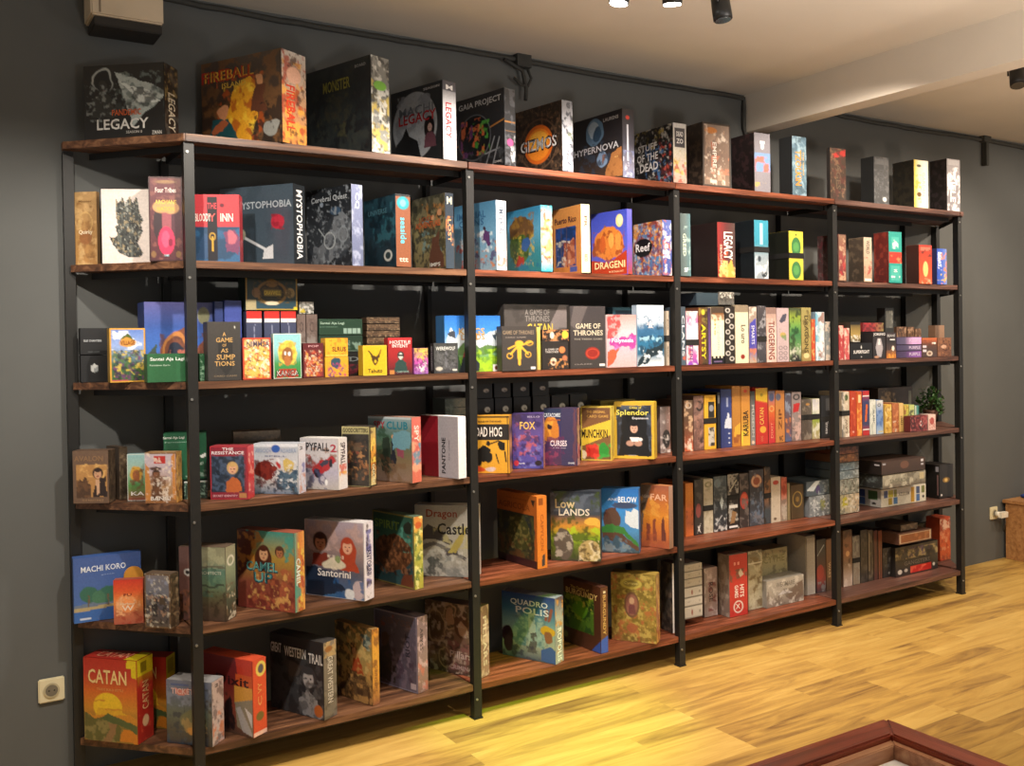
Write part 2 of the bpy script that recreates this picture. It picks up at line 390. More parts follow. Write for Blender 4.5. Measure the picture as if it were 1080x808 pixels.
CELL = .0034
def panel(name, art, wid, hei, place, parent, title):
    """a printed face wid x hei; place(u, v, off) maps metres from the face centre to box coordinates"""
    nx, ny = max(4, int(wid/CELL)), max(4, int(hei/CELL))
    if min(wid, hei) < .06: nx, ny = max(nx, 10), max(ny, 10)
    img, texts = raster(art, nx, ny, wid/hei, zlib.crc32((art+parent['label']).encode()) % 2**31)
    us = np.linspace(-wid/2+.0008, wid/2-.0008, nx); vs = np.linspace(hei/2-.0008, -hei/2+.0008, ny)
    verts = [place(u, v, .0006) for v in vs for u in us]
    faces = [(j*nx+i, (j+1)*nx+i, (j+1)*nx+i+1, j*nx+i+1) for j in range(ny-1) for i in range(nx-1)]
    me = bpy.data.meshes.new(name); me.from_pydata(verts, [], faces); set_col(me, img.reshape(-1, 3)); me.materials.append(PRINT)
    p = bpy.data.objects.new(name, me); COL.objects.link(p); p.parent = parent
    for kd, x, y, w_, h_, c, s_ in texts:
        g_, fs = glyphs(s_); V_ = []
        for a_, b2 in g_:
            if kd == 'T': du, dv = a_*w_*wid, b2*h_*hei
            elif kd == 'V': du, dv = b2*w_*wid, -a_*h_*hei
            else: du, dv = -b2*w_*wid, a_*h_*hei
            V_.append(place((x-.5)*wid+du, (.5-y)*hei+dv, .0013))
        m2 = bpy.data.meshes.new(title); m2.from_pydata(V_, [], fs); set_col(m2, np.array([srgb(c)]*len(V_))); m2.materials.append(PRINT)
        t_ = bpy.data.objects.new(title, m2); COL.objects.link(t_); t_.parent = p
    return p

# ------------------------------------------------------------------ boxes
chA, chB = Vector((-AL, -.055)), Vector((0, -D+.02))
chD = (chB-chA); chN = Vector((-chD.y, chD.x)).normalized()
if chN.x < 0: chN = -chN
def line_pt(u, v, z, ins):
    if u < 196:
        f = lambda s: proj(*(chA+chD*s+chN*ins), z)[0]-u
        s = bis(f, -.6, 1.8); return chA+chD*s+chN*ins
    return Vector((bis(lambda x: proj(x, -D+ins, z)[0]-u, -1, 7), -D+ins))
DEBUG = []; FOOT = []
def root_poly(c, ex, ey, a, b): return [c+ex*a*i+ey*b*j for i, j in ((-1, -1), (1, -1), (1, 1), (-1, 1))]
ROWS = ['the top shelf', 'the second shelf', 'the third shelf', 'the fourth shelf', 'the fifth shelf', 'the bottom shelf']
def game(label, k, uL, uC, uR, vT, base, cover, side=None, ins=.01, ratio=None, phi=None, w=None, t=None, b=None, vB=None, anc='C', band=False, name='board_game_box', left=None, top=None, cat='board game', z0=0, group=None, tt=None):
    """a game box. uL,uC: pixel columns of the cover's edges; uR: far edge of the side; vT: row of the top at the anchor; b: row of the bottom; vB: row of the bottom when it stands on others"""
    ua = uC if anc == 'C' else uL
    zs = ST[k]+.0008+z0
    if b is not None:
        P = on_z(ua, b, zs); C = Vector((P.x, P.y))
        if ua >= 196 and not (-D-.03 < C.y < -.05): C = line_pt(ua, b, zs, min(.3, max(0, C.y+D)))
    else: C = line_pt(ua, vT, zs, ins)
    if vB is not None: zs = bis(lambda z: proj(C.x, C.y, z)[1]-vB, ST[k]-.1, ST[k]+.6); zs = max(zs, ST[k]+.0008)
    h = bis(lambda q: proj(C.x, C.y, zs+q)[1]-vT, .003, .8)
    if ratio: w = h*ratio
    if phi is None:
        al = math.atan2(C.x-CAM.x, C.y-CAM.y); w0 = w; t0 = tt or min(.075, .28*h+.01); best = None
        for i in range(8, 180):
            a_ = al+math.radians(i*.5)
            if a_ > math.radians(92): break
            ex = Vector((math.cos(a_), -math.sin(a_))); ey = Vector((-ex.y, ex.x))
            wq = bis(lambda q: proj(*(C-ex*q), zs)[0]-uL, .005, 1.2); tq = t if t is not None else bis(lambda q: proj(*(C+ey*q), zs)[0]-uR, .002, .8)
            L = C-ex*wq; B = L+ey*tq; R = C+ey*tq
            c_ = (math.log(wq/w0)*2)**2+(math.log(tq/t0))**2
            if t is not None: c_ += (proj(*R, zs)[0]-uR)**2*.02
            for q in (L, B, R):
                if q.y > -.012: c_ += 20*(q.y+.012)*10+.5
            if best is None or c_ < best[0]: best = (c_, -a_, wq, tq)
        ph = best[1]; w, t = best[2], best[3]
    else: ph = math.radians(phi)
    ex = Vector((math.cos(ph), math.sin(ph))); ey = Vector((-ex.y, ex.x))
    if anc == 'L':
        if w is None: w = bis(lambda q: proj(*(C+ex*q), zs)[0]-uC, .01, 1)
        C = C+ex*w
    elif w is None: w = bis(lambda q: proj(*(C-ex*q), zs)[0]-uL, .01, 1)
    if t is None: t = bis(lambda q: proj(*(C+ey*q), zs)[0]-uR, .004, .6)
    if phi is not None and abs(phi) < 16: t = max(.01, min(t, -C.y-.045-abs(ex.y)*w))
    if phi == -90: w = min(w, -C.y-.045)
    cen = C-ex*w/2+ey*t/2
    DEBUG.append((label, round(w, 3), round(t, 3), round(h, 3), round(math.degrees(ph)), tuple(round(q, 3) for q in C), round(zs-ST[k], 3), round((C-ex*w+ey*t).y, 3)))
    FOOT.append((label, root_poly(cen, ex, ey, w/2, t/2), zs, zs+h, k))
    W2, T2 = w/2-.0008, t/2-.0008
    bm = bmesh.new(); add_box(bm, -W2, W2, -T2, T2, 0, h)
    root = obj(name, bm, plain(base, .5, 0, .1, 25, 'card'), None, min(.0016, t/6))
    root.location = (cen.x, cen.y, zs); root.rotation_euler = (0, 0, ph)
    tag(root, label, cat, group or ('game boxes on '+ROWS[k]))
    if cover: panel('front_cover', cover, 2*W2, h, lambda u, v, o_: (u, -T2-o_, h/2+v), root, 'title')
    if side: panel('side_panel', side, 2*T2, h, lambda u, v, o_: (W2+o_, u, h/2+v), root, 'side_title')
    if left: panel('end_panel', left, 2*T2, h, lambda u, v, o_: (-W2-o_, -u, h/2+v), root, 'end_title')
    if top: panel('lid_top', top, 2*W2, 2*T2, lambda u, v, o_: (u, v, h+o_), root, 'lid_title')
    if band:
        bm = bmesh.new(); hb = h*.5 if band is True else h*(1-band)
        outer = [(-W2-.003, -T2-.003), (W2+.003, -T2-.003), (W2+.003, T2+.003), (-W2-.003, T2+.003)]
        inner = [(-W2-.0018, -T2-.0018), (W2+.0018, -T2-.0018), (W2+.0018, T2+.0018), (-W2-.0018, T2+.0018)]
        for i in range(4):
            j = (i+1) % 4; add_prism(bm, [outer[i], outer[j], inner[j], inner[i]], hb-.014, hb+.014)
        bo = obj('elastic_band', bm, plain('141414', .8), root); bo['label'] = 'black elastic band'
    return root
def spine(label, k, u0, u1, vT, base, art, cover=None, w=.27, **kw):
    return game(label, k, None, u0, u1, vT, base, cover or ('g '+base), art, phi=-90, w=w, **kw)
def flat(label, k, u0, u1, vT, base, art, t=.06, phi=0, **kw):
    return game(label, k, u0, u1, None, vT, base, art, None, phi=phi, t=t, **kw)

# ================================================================== TOP SHELF
game('black and white box with a hooded figure and icy landscape, leftmost on the top shelf', 0, 89, 174.4, 189, 65, '1b1a19',
 'g 23221f 1c1b1a;w .05;p b4beba .40 .10 .97 .34 .97 .52 .62 .82 .52 .52;m 6d7a76 .55 9 .4 .1 .97 .6;p dde4e0 .45 .22 .8 .36 .95 .5 .7 .5;m 363d3b .62 8 .4 .3 1 .8;p 1c1b1a .97 .45 .97 .95 .55 .95 .7 .72;e .24 .2 .13 .15 aab0ac;e .24 .22 .11 .14 1a1a1a;f .24 .28 .07 2e2d2c 33332f;m 8a918e .66 14 .02 .25 .42 .75;T .53 .63 .36 .08 d2622f PANDEMIC;T .48 .78 .64 .14 e6e4de LEGACY;T .62 .89 .2 .035 b9b6ae SEASON_0;T .9 .91 .12 .05 c9c6be ZMAN',
 'g 2b2925 1b1a18;m 8c7a4f .55 8 0 0 1 .5;m 4a4a46 .6 9;V .5 .62 .5 .5 c9bfa8 LEGACY', ratio=1.28, b=None, ins=.03)
game('large red and yellow adventure box, second from the left on the top shelf', 0, 213.4, 298, 324, 50, '3a2a22',
 'g 4a4038 3a2a20 2a2019;w .08;m 6b4a2c .5 6;p d99a25 .35 .98 .28 .62 .42 .35 .62 .22 .72 .55 .62 .98;m e8c03a .55 6 .3 .3 .7 .95;m a34a1a .6 7 .2 .2 .8 1;e .72 .3 .05 .07 c08a60;p 5a3423 .62 .62 .66 .36 .8 .36 .84 .62;e .27 .56 .06 .08 c98b62;p 1f4a50 .05 .98 .12 .66 .34 .62 .5 .98;p a35a38 .1 .8 .3 .62 .36 .68 .14 .85;e .9 .82 .09 .1 8a8a84;m 201a18 .62 9 .6 .55 1 1;w 0;T .34 .17 .66 .13 a8281c FIREBALL;T .36 .17 .62 .11 d8a23a FIREBALL;T .42 .29 .3 .06 c9a640 ISLAND',
 'g c9c4bd b08a6a c07a3a;m d99a3a .5 6 0 .1 1 1;m a33a20 .58 7;m 4a2a20 .66 9;e .5 .25 .3 .09 d8a890;V .35 .62 .34 .5 c83a20 FIREBALL', ratio=1.0, ins=-.03)
game('large near-black box with a dim yellow-green title and glossy silver side on the top shelf', 0, 324.7, 392.3, 411.8, 57, '1a1b1c',
 'g 26282a 16181a;w .06;m 2f3330 .55 6;m 41402e .66 7 .15 .3 .7 .8;e .5 .5 .2 .13 34342c;m 24292a .5 9;w 0;T .48 .22 .42 .12 7f7a30 MONSTER;T .85 .08 .16 .03 8a8c8c BOARD',
 'g 8a8c88 6a6c68 9c9c94;m c9b04a .55 6 0 .2 1 1;m 2a2c2a .5 8;m d5d5cf .62 9;e .5 .3 .35 .05 6fae3a', ratio=1.0, ins=-.02)
game('box with a pale moon, woman and red slanted title on the top shelf', 0, 413, 467.7, 482, 83.7, '2a2c2e',
 'g 26282b 2a2c2f 1c1e20;e .47 .5 .43 .44 8e949a;w .05;m 747a82 .5 6 .1 .1 .85 .8;w 0;p 17181a .06 .98 .1 .7 .22 .62 .3 .5 .36 .62 .52 .7 .6 .98;e .75 .56 .1 .15 1c191a;f .76 .56 .05 a88a82 5b3a44;T .5 .3 .66 .12 5f656d MACHI;T .52 .4 .72 .13 9c2028 LEGACY;T .8 .06 .3 .03 a9a9a9 SEASON',
 'g 3a3a40 d4d4d8 e8e8ea c8c8cc;r 0 0 1 .12 4a4a52;T .5 .08 .5 .06 e0e0e0 M;V .42 .5 .44 .45 b3262c LEGACY', ratio=1.0, ins=-.02)
game('dark box with a glowing green and orange planet ring on the top shelf', 0, 482, 532.7, 544.4, 92, '26272a',
 'g 2c2d30 202124;s 0 .62 1 .40 .02 a8743a;e .38 .55 .34 .3 15161a;o .38 .55 .34 .3 .05 5d6166;m d06a3a .55 8 .1 .3 .6 .8;m 4d9a3c .6 8 .35 .35 .7 .8;m 6a3a70 .6 7 .08 .3 .35 .8;s .6 .98 .8 .6 .02 8a8f94;s .75 .98 .9 .62 .02 8a8f94;s .6 .8 .9 .76 .02 8a8f94;m 44484c .62 12 .1 .75 1 1;T .5 .12 .88 .1 b8bbbe GAIA_PROJECT;T .86 .93 .16 .03 c0c0c0 GAME',
 'g 34363a 2a2b2e;r 0 .42 1 .44 a8743a;r 0 .55 1 .56 7a5a3a;m 5d6066 .55 9;m b4b6b8 .68 8 0 .6 1 1;e .5 .7 .3 .05 a84a7a', ratio=1.0, ins=-.02)
game('dark brown box with a glowing orange disc behind its white title on the top shelf', 0, 544.5, 593.3, 605, 104.7, '2e2620',
 'g 2e2620 241d19;m 4a3c30 .55 12;m 6a523c .66 14;o .5 .55 .40 .36 .06 5a4636;e .5 .55 .31 .28 c9651f;e .5 .55 .26 .23 e58a2a;e .5 .5 .2 .14 f0b040;T .5 .55 .84 .2 2a2220 GIZMOS;T .5 .545 .78 .165 dcdfe0 GIZMOS',
 'g 9a9ea8 c4c8d0 8a8f9c;m 5a6a4a .6 6 0 .2 1 .6;m 3a3f4c .62 9;U .5 .68 .5 .36 e8eaee GIZMOS', ratio=1.02, ins=-.02)
game('dark space box with a blue glass sphere and silver slanted title on the top shelf', 0, 605.5, 657, 669.5, 114, '2a2625',
 'g 262226 2b2a2e 4a3a30;w .04;e .45 .24 .18 .2 5f7f9c;e .42 .2 .1 .12 9fb6c8;e .5 .28 .08 .1 35506a;e .6 .68 .12 .12 7f9cc0;m 3a4658 .55 7 .1 .4 .8 1;p b07a48 .62 .98 .8 .62 .99 .55 .99 .98;m 8a5a38 .6 8 .6 .6 1 1;w 0;T .47 .5 .92 .1 c8ccd4 HYPERNOVA;T .78 .1 .3 .05 b8b8b8 LAURENS;T .88 .68 .08 .03 d8b070 4+',
 'g 2c2a30 3a3a44 8c8ca0;e .45 .12 .16 .03 c83a2c;r .4 .22 .52 .75 c4c8d4;m 6f7aa0 .55 7 0 .6 1 1;m d0d4e0 .66 9 0 .6 1 1', ratio=1.1, ins=-.02)
game('busy black, white and blue comic box with jagged white title on the top shelf', 0, 670, 710.3, 724.6, 129, '33302e',
 'g 2b2a2c 24242a;w .1;m c9c9c4 .62 9;m 4a78b0 .62 8 .3 .3 1 1;m b8483a .64 8 .5 .2 1 1;m c9b45a .62 7 0 0 .8 .3;m 1b1b1e .5 8;w 0;T .34 .3 .5 .12 e8e8e8 STUFF;T .34 .47 .56 .13 e8e8e8 OF_THE;T .38 .64 .48 .14 e8e8e8 DEAD',
 'g c8c8c8 e0dccc c8a090;r .12 .08 .88 .4 4a4a50;T .5 .18 .5 .08 f0f0f0 DEAD;T .5 .3 .5 .08 f0f0f0 ZO;m d8c25a .6 6 0 .45 1 .9;m b05040 .6 7 0 .6 1 1', ratio=1.0, ins=-.015)
game('brown leather-look box end with pink-gold tones, left of the beam on the top shelf', 0, 722, 741.5, 771, 128, '4a3f38',
 'g 3c3530 2c2623;m 5a4c40 .55 8', 'g 8a7668 6a5548 7a6656;m a88a74 .58 5 .1 .1 .8 .9;e .3 .12 .22 .05 c07a3a;m b06a50 .6 6 .3 .3 1 .8;m d8c8b8 .7 7;V .42 .5 .14 .4 d8cfc4 EMPIRE;b .04 3a302a', ins=-.005, w=.29)
game('grey box end with a small orange and blue picture, near the ceiling beam', 0, 771.4, 796, 813, 139.3, '6a6462',
 'g 3a3236 2c2628;m 5a4448 .55 7', 'g 77747a 7a777e;r 0 .34 1 .66 6a88b0;m c05a30 .45 6 0 .4 1 .66;e .5 .22 .12 .06 b8b8bc;m c8a040 .6 6 0 .85 1 .96;T .5 .16 .3 .05 c8c8cc I', ins=-.005, w=.29)
game('blue-grey box end with a vertical orange title, between two dark boxes on the top shelf', 0, 822, 836, 851, 143, '5a6d78',  # from here rightwards, top-shelf cover faces are painted dark for their shaded side
 'g 2c2e30 26282a', 'g 5a7484 62808f 566c78;m 8fa8b4 .6 6;m 3f545f .6 7;V .42 .53 .42 .60 d88a2a TZOLKIN;V .78 .45 .1 .4 c8a060 THE_GAME', ins=0, w=.29)
game('narrow dark brown box end with a red corner at its top, on the top shelf', 0, 872, 876, 892.6, 155.4, '4a3c34',
 'g 2c2826 242120', 'g 4c3d34 3f342c;p b83a36 .1 .12 1 .0 1 .14 .1 .2;m 8a6a52 .62 8;m 5a3430 .6 6;V .5 .55 .3 .5 6a5a4a AGES', ins=0, w=.27)
game('dark grey box end with faint markings, third from the right on the top shelf', 0, 908, 922, 938, 164.5, '3c3e40',
 'g 262727 222323', 'g 4c4e50 3c3e40;r .1 .05 .9 .16 6a6c6e;m 66686a .6 8;e .7 .9 .14 .05 d8d8d8;V .5 .5 .3 .45 54565a DEPTHS', ins=0, w=.29)
game('yellow and cream box end, second from the right on the top shelf', 0, 941.7, 964.3, 979.4, 168, 'b9b09a',
 'g 2e2b24 26241f;m 3a352a .5 6', 'h d8c02a e8e0c0 f2ecd8 f2ecd8;m c9a82a .6 6 0 .3 .5 .9;e .35 .12 .16 .03 4a4a3a;e .35 .72 .16 .05 6a4a1a;V .68 .5 .2 .5 d8ceb0 GARDEN', ins=0, w=.31)
game('grey and white box end at the far right of the top shelf', 0, 980.7, 999, 1013, 167, '8a8688',
 'g 2f2a2a 2a2626;m 4a4044 .5 7', 'g 8e8a8c 77747a;m e4e2e4 .5 5 0 .15 1 1;r .1 .02 .9 .12 9c9a9c;V .45 .55 .4 .55 f4f4f4 ZIELE', ins=0, w=.3)

# ================================================================== SECOND SHELF
game('narrow tan box with an embossed tree and pale title, leftmost on the second shelf', 1, 76, 103, 109, 201.7, 'a07f55',
 'g b08d5e a8814f b0824c;m 8a6238 .55 8 .1 .15 .9 .9;m c8a470 .62 7;o .5 .42 .3 .14 .12 c8a468;e .5 .62 .28 .1 8f5f38;T .5 .555 .62 .07 e8d8b8 Quirky;T .5 .13 .6 .03 7a5a34 Master', 'g 8a6c48 6f5538', phi=-40, t=.022, ins=.045, w=.09)
game('white box with a crowned head profile drawn in dark speckles', 1, 107.6, 158.6, 161, 199.6, 'cfc4bd',
 'g d8cdc6 d4c8c0;p 3c3e3c .30 .20 .30 .11 .36 .19 .45 .10 .50 .19 .60 .09 .66 .19 .74 .1 .78 .2 .80 .32 .88 .42 .82 .47 .86 .56 .80 .66 .74 .72 .86 .86 .8 .92 .55 .92 .36 .86 .22 .74 .16 .64 .24 .66 .33 .62 .28 .5 .34 .48 .30 .36;i 5c605a .6 22;i 242626 .58 30;i 8c7e62 .76 24;i 9a9c94 .84 30', None, ratio=.78, t=.05, ins=.06)
game('maroon box with two masked figures and a pink snout, beside the front post', 1, 157.5, 194.5, 197, 186.5, '4a2a2c',
 'g 5f3036 4a262c;m 7a4a44 .6 9;e .26 .56 .14 .18 2f2026;e .78 .52 .16 .22 4a2a34;e .52 .52 .14 .2 8a4a52;e .5 .76 .24 .17 c02f52;e .48 .74 .12 .1 d84a6a;e .62 .78 .07 .05 7a1a38;e .35 .36 .24 .07 b88a5c;e .65 .37 .24 .07 b88a5c;b .04 3a1f22;e .5 .06 .3 .02 8a6a4a;T .5 .16 .6 .06 dcc8c0 Four_Tribes;T .5 .3 .62 .05 d8b050 ARCHANE;T .5 .38 .5 .05 d8a040 NATION;T .5 .93 .14 .03 8fb0b8 GAME;e .12 .92 .07 .04 7a5a3a;e .85 .92 .08 .04 7a5a3a', None, ratio=.46, t=.07, ins=.025)
game('red and blue box with white lettering and a golden key, partly behind the corner post', 1, 205, 253.7, 256.8, 205, '8a3038',
 'g b83a42 b03840;r 0 .48 1 1 24405c;w .06;m 2f5a80 .5 4 0 .5 1 1;p 304a6a 0 .95 .2 .55 .4 .6 .45 .95;p 6a3a58 .7 .85 .66 .55 .9 .5 1 .7 .95 .9;e .82 .62 .09 .12 a85a68;w 0;r .30 .04 .50 .98 1c1a20;o .4 .62 .06 .05 .4 b08a30;r .375 .62 .42 .84 b08a30;e .62 .16 .05 .03 5a1a28;T .4 .17 .2 .09 c84048 THE;T .2 .34 .34 .12 e0d4cc BLOODY;T .72 .34 .28 .12 e0d4cc INN;T .4 .34 .16 .12 b0504c _Y', 'g c03038 8a2a30', ratio=.9, ins=.03)  # the dark upright strip is the post's shadow painted into the cover
game('slate blue box with a key and a red wax spot, its side lettered in white', 1, 233, 310.4, 322.8, 193, '2c3640',
 'g 3c4a56 36444f;r .22 .34 .48 .95 2a343c;m 33414c .55 5;e .79 .46 .09 .09 a02638;m 7a1a2a .5 10 .7 .36 .88 .56;s .3 .62 .66 .82 .03 b8bcc0;p b8bcc0 .6 .8 .72 .74 .72 .92 .58 .92;e .3 .6 .05 .07 8a8a78;T .6 .24 .76 .09 9ca6ae MYSTOPHOBIA', 'g 1e2226 1c2024;V .5 .5 .5 .86 dcdcdc MYSTOPHOBIA', ratio=1.0, ins=.04)
game('dark charcoal box with round spectacles and white scribbles, pale lilac side', 1, 324, 371.5, 383.7, 193.5, '24272b',
 'g 1c1f23 2a2e34 24272c;w .05;p 6f757c .1 .98 .2 .6 .5 .45 .8 .3 .98 .42 .98 .75 .6 .9;m 3a4048 .5 7 0 .4 1 1;p 34393f 0 .4 .3 .5 .7 .3 .4 .66 .1 .75;w 0;o .52 .66 .12 .1 .16 b4bcc0;o .82 .6 .1 .09 .16 8a9298;s .28 .5 .42 .62 .02 a8b0b4;e .35 .2 .04 .03 8a97a8;e .66 .3 .12 .05 3a5068;m 8a929a .72 14;T .52 .14 .8 .08 a8aeb4 Cerebral_Quest', 'g 7f87a8 6a7290;m a8b0c8 .6 5;V .5 .2 .4 .2 d8dce8 CQ', ratio=.92, ins=.03)
game('deep blue-teal box with a copper coloured side and turquoise roundel', 1, 384.5, 418, 434, 204, '2a3c46',
 'g 24424f 1c3644 18303c;w .06;m 2f6270 .55 5 .3 .1 1 .7;p 142630 .1 .95 .2 .5 .35 .95;m 0f1e28 .6 6;w 0;e .76 .83 .13 .08 c8ccc8;e .76 .83 .08 .05 2a3c40;T .45 .2 .6 .07 4a7482 UNIVERSE', 'g 8a5238 945a3c;r 0 0 1 .03 2a2a2a;e .5 .12 .42 .09 2f9ca8;e .5 .12 .2 .05 7ad0d0;V .5 .5 .4 .36 62c8dc seaside;T .5 .9 .6 .06 e8dcc8 ttt', ratio=.9, ins=.0)
game('olive box crowded with adventurers, dark blue and orange narrow side', 1, 434.5, 470.3, 479.4, 203, '4a4436',
 'g 5a5648 8a8058 7a6c48;w .08;m 3a3a2c .5 7 0 0 1 .6;m 9a6a3a .6 8 .2 .1 1 .5;m 2a2a24 .6 8;m 6a8a8a .64 7 .3 .3 .9 .9;p 5a3a2c .5 .98 .6 .55 .8 .5 .95 .98;e .65 .3 .06 .05 c09068;e .85 .22 .06 .05 b88460;w 0;T .5 .38 .74 .08 b8552a ADVENTURE;T .45 .3 .4 .06 9a4a2a LOST;T .7 .93 .3 .05 d8d8d0 IMPS', 'g 2a3440 34404c;m c07a3a .5 6 0 .3 1 .7;T .5 .1 .6 .1 d0c8b0 M;V .5 .5 .4 .3 e0a070 LOST', ratio=.88, ins=.0)
game('sky blue box with battling warriors and a white side, behind the second front post', 1, 479.8, 524, 534.8, 210.7, '8fa0b0',
 'g 4f86ac 6fa2c4 8aa8b8;w .1;m dde6ea .6 6 .1 .3 .9 .7;m b84a2a .6 7 0 .6 .6 1;m 4a3a68 .6 7 .5 .5 1 1;m c87a3a .66 8 .3 .6 1 1;e .72 .36 .05 .04 3a2a38;p 5a3a6a .66 .6 .7 .4 .84 .4 .88 .6;w 0;T .42 .17 .7 .1 3a6a94 IMPERIAL;T .42 .28 .6 .1 3a6a94 CLANS', 'g d8dade dcdee2;m c05a40 .5 5 0 .62 1 .95;V .5 .3 .5 .4 4a5464 IMPERIAL', ratio=.95, ins=.0)
game('box with a bright blue sky and an overgrown round island, turquoise side', 1, 535.5, 571, 583.4, 216, '4a8aa0',
 'g 3f9cd0 6ab8e0 3f98a8 2a8a90;w .08;e .42 .34 .36 .22 7a5a38;m a8803a .5 7 .1 .1 .8 .5;e .38 .62 .3 .24 5a7a34;m 3a5a28 .5 8 .1 .4 .7 .85;m d8c04a .62 8 .2 .4 .8 .9;e .55 .55 .14 .1 3a6ab0;p b83a28 .25 .88 .35 .72 .5 .78 .45 .9;m 2a78a0 .6 6 0 .85 1 1;w 0', 'g 3ab0c0 d8c8a0 e0b890 30b0d0;m e0ba50 .5 6 0 .2 1 .8;m 8a4a2a .62 8;m 38c0e0 .6 5 0 .65 1 1', ratio=.95, ins=.0)
game('golden orange box with a blue harbour picture and cream side', 1, 583.7, 613.6, 623, 215, 'd8c8a8',
 'g c98a4a cc8440;r .1 .3 .82 .88 24488c;w .05;m 16305c .5 7 .1 .3 .82 .88;p c07a58 .35 .88 .4 .56 .75 .46 .82 .88;m 8a3a28 .55 9 .3 .5 .82 .88;m d8d0c0 .64 9 .1 .5 .6 .88;s .3 .3 .3 .88 .02 5a4a5a;s .5 .3 .5 .88 .02 5a4a5a;w 0;T .46 .19 .76 .09 4a2a30 Puerto_Rico;r .6 .9 .85 .97 4a5aa0', 'g dcc9a4 e0d0ae;V .5 .25 .34 .16 5a4a4a PR;V .5 .78 .34 .1 5a4a3a RICO;r 0 .6 1 .63 f4f0e0', ratio=.95, ins=.0)
game('royal blue and orange-brown box with a full moon and robed crowd', 1, 623.9, 662, 667.4, 220, '5a5ac0',
 'g 3a48b0 4a58c0 5a50a8;e .8 .16 .1 .1 d8cc8a;e .82 .15 .07 .07 e8e0b0;w .05;p 8a5a38 0 .6 .4 .2 .5 .36 .2 .7;e .5 .5 .42 .26 c87a34;m 8a3f20 .5 8 .02 .3 .95 .8;e .55 .45 .08 .12 d89a4a;e .75 .48 .1 .14 d88a40;e .32 .5 .08 .14 b85a28;w 0;p a8381c 0 .74 .5 .8 1 .62 1 1 0 1;T .52 .83 .84 .11 e8d8a0 DRAGENI;T .7 .94 .4 .03 d8b890 M_SCHACHT', 'g 6a6ad0 5a5ac0 a04030', ratio=.96, ins=.0)
game('multicoloured coral box with a black splash behind its white title', 1, 668.3, 699, 709, 231.6, '5a4a6a',
 'g 8a4a38 4a6aa0;w .08;m c86a34 .5 9;m d8d8d8 .62 8;m 3a8ac0 .55 7;m 7a2a3a .62 9;m e0a040 .68 9;w .04;e .34 .46 .32 .17 17151a;w 0;T .34 .45 .5 .15 ececec Reef', 'g 5a6ab0 3a4a8a;m c06a4a .5 6;m d8d8e0 .62 7;V .5 .5 .6 .4 e0e0f0 Reef', ratio=1.0, ins=.0)
game('slim slate grey box end just right of the third front post, second shelf', 1, 712, 718, 729, 224.7, '4a5454',
 'g 2a2e2e 242828', 'h 4a5656 5a6a6a 54787e;m 9ab0ac .62 7 .3 .2 1 .9;V .4 .5 .3 .36 c8d4c0 GREED;T .55 .9 .4 .07 e0e8e8 SF', ins=.0, w=.26)
spine('red and black box end with a large vertical white title and an orange flame', 1, 757, 776, 234, '4a2a26', 'h 8a2a28 5a2a2a 4a3a36;p d8a04a .1 1 .2 .72 .5 .8 .8 .66 1 1;m c85a30 .55 6 0 .4 .6 1;m e8c078 .62 7 0 .7 1 1;V .6 .42 .5 .5 e8e4dc LEGACY;V .2 .6 .12 .4 d8b0a0 SEASON', 'g 2a2020 1f1919', ins=.01, w=.26)
spine('teal and silver box end held by a black band', 1, 796, 811, 231.6, '4a6a78', 'g 3a90a8 3a90a8 3a8aa0 8a9aa4 9aa6ae 8a949c;r .4 .05 .6 .42 a8e0e8;e .7 .92 .2 .06 2a3238;m e0e8ec .64 6 0 .6 1 1;e .35 .66 .12 .05 3a444c', 'g 20282e 1a2024', ins=.015, w=.25, band=True)
spine('yellow box end with a green oval emblem held by a black band', 1, 832.5, 847.6, 243.4, 'b8a83a', 'g d8cc4a d4c644;e .5 .32 .34 .2 3f7a44;e .5 .8 .34 .18 3f7a44;e .5 .32 .2 .1 5a9a54;e .5 .8 .2 .1 5a9a54;e .5 .07 .06 .02 4a4a2a', 'g 1f221c 1a1c18', ins=.015, w=.25, band=.5)
game('brown and crimson box end just right of the fourth front post', 1, 862.4, 884.5, 893, 246.8, '6a3a34',
 'g 3a2a2a 4a3636;m 6a5a5a .55 7;m 5a2a30 .6 7', 'g 8a6a52 8a3a38 7a2a30;m c8a888 .62 6;m b03a38 .55 6 0 .3 1 1;b .06 6a4a3a', ins=.0, w=.25)
game('beige box end with a red figure at its foot, second shelf right bay', 1, 895, 911.3, 920, 250, 'b09a84',
 'g 4f453c 3f3830;m 6a5c4c .55 7', 'g c8b8a4 c0ac94 b09078;m a83a38 .5 5 0 .45 1 .85;r .1 .92 .9 .98 e8e4dc;V .5 .22 .4 .3 5a4a40 WORLD', ins=.0, w=.27)
game('teal box end with a red band across its middle', 1, 921.7, 937.8, 951.6, 244, '2a8a84',
 'g 6a2a26 5a2422;m 8a3a30 .55 6', 'g 2a9a90 2a9a90 2a9a90;r 0 .40 1 .62 b8382c;m d88a5a .6 6 0 .4 1 .62;r .2 .1 .8 .34 4ab0a4;m d8ece4 .5 7 .25 .12 .75 .34;r .15 .66 .85 .96 4ab0a4;T .5 .76 .3 .06 e0f0e8 S;T .3 .88 .3 .04 e8f4f0 ---;T .8 .88 .1 .04 e8f4f0 s', ins=.0, w=.3)
game('orange-red box end with a pale vertical shape, right bay of the second shelf', 1, 955.5, 969.5, 983.3, 258, 'b8452c',
 'g 4a2a24 3a2420', 'g b8382c c4482a c85a34;r .1 .05 .9 .14 d8705a;m 3a2420 .6 6 0 .12 1 .3;e .5 .62 .2 .2 e8c07a;m e0b890 .6 7 0 .85 1 1', ins=.0, w=.27)
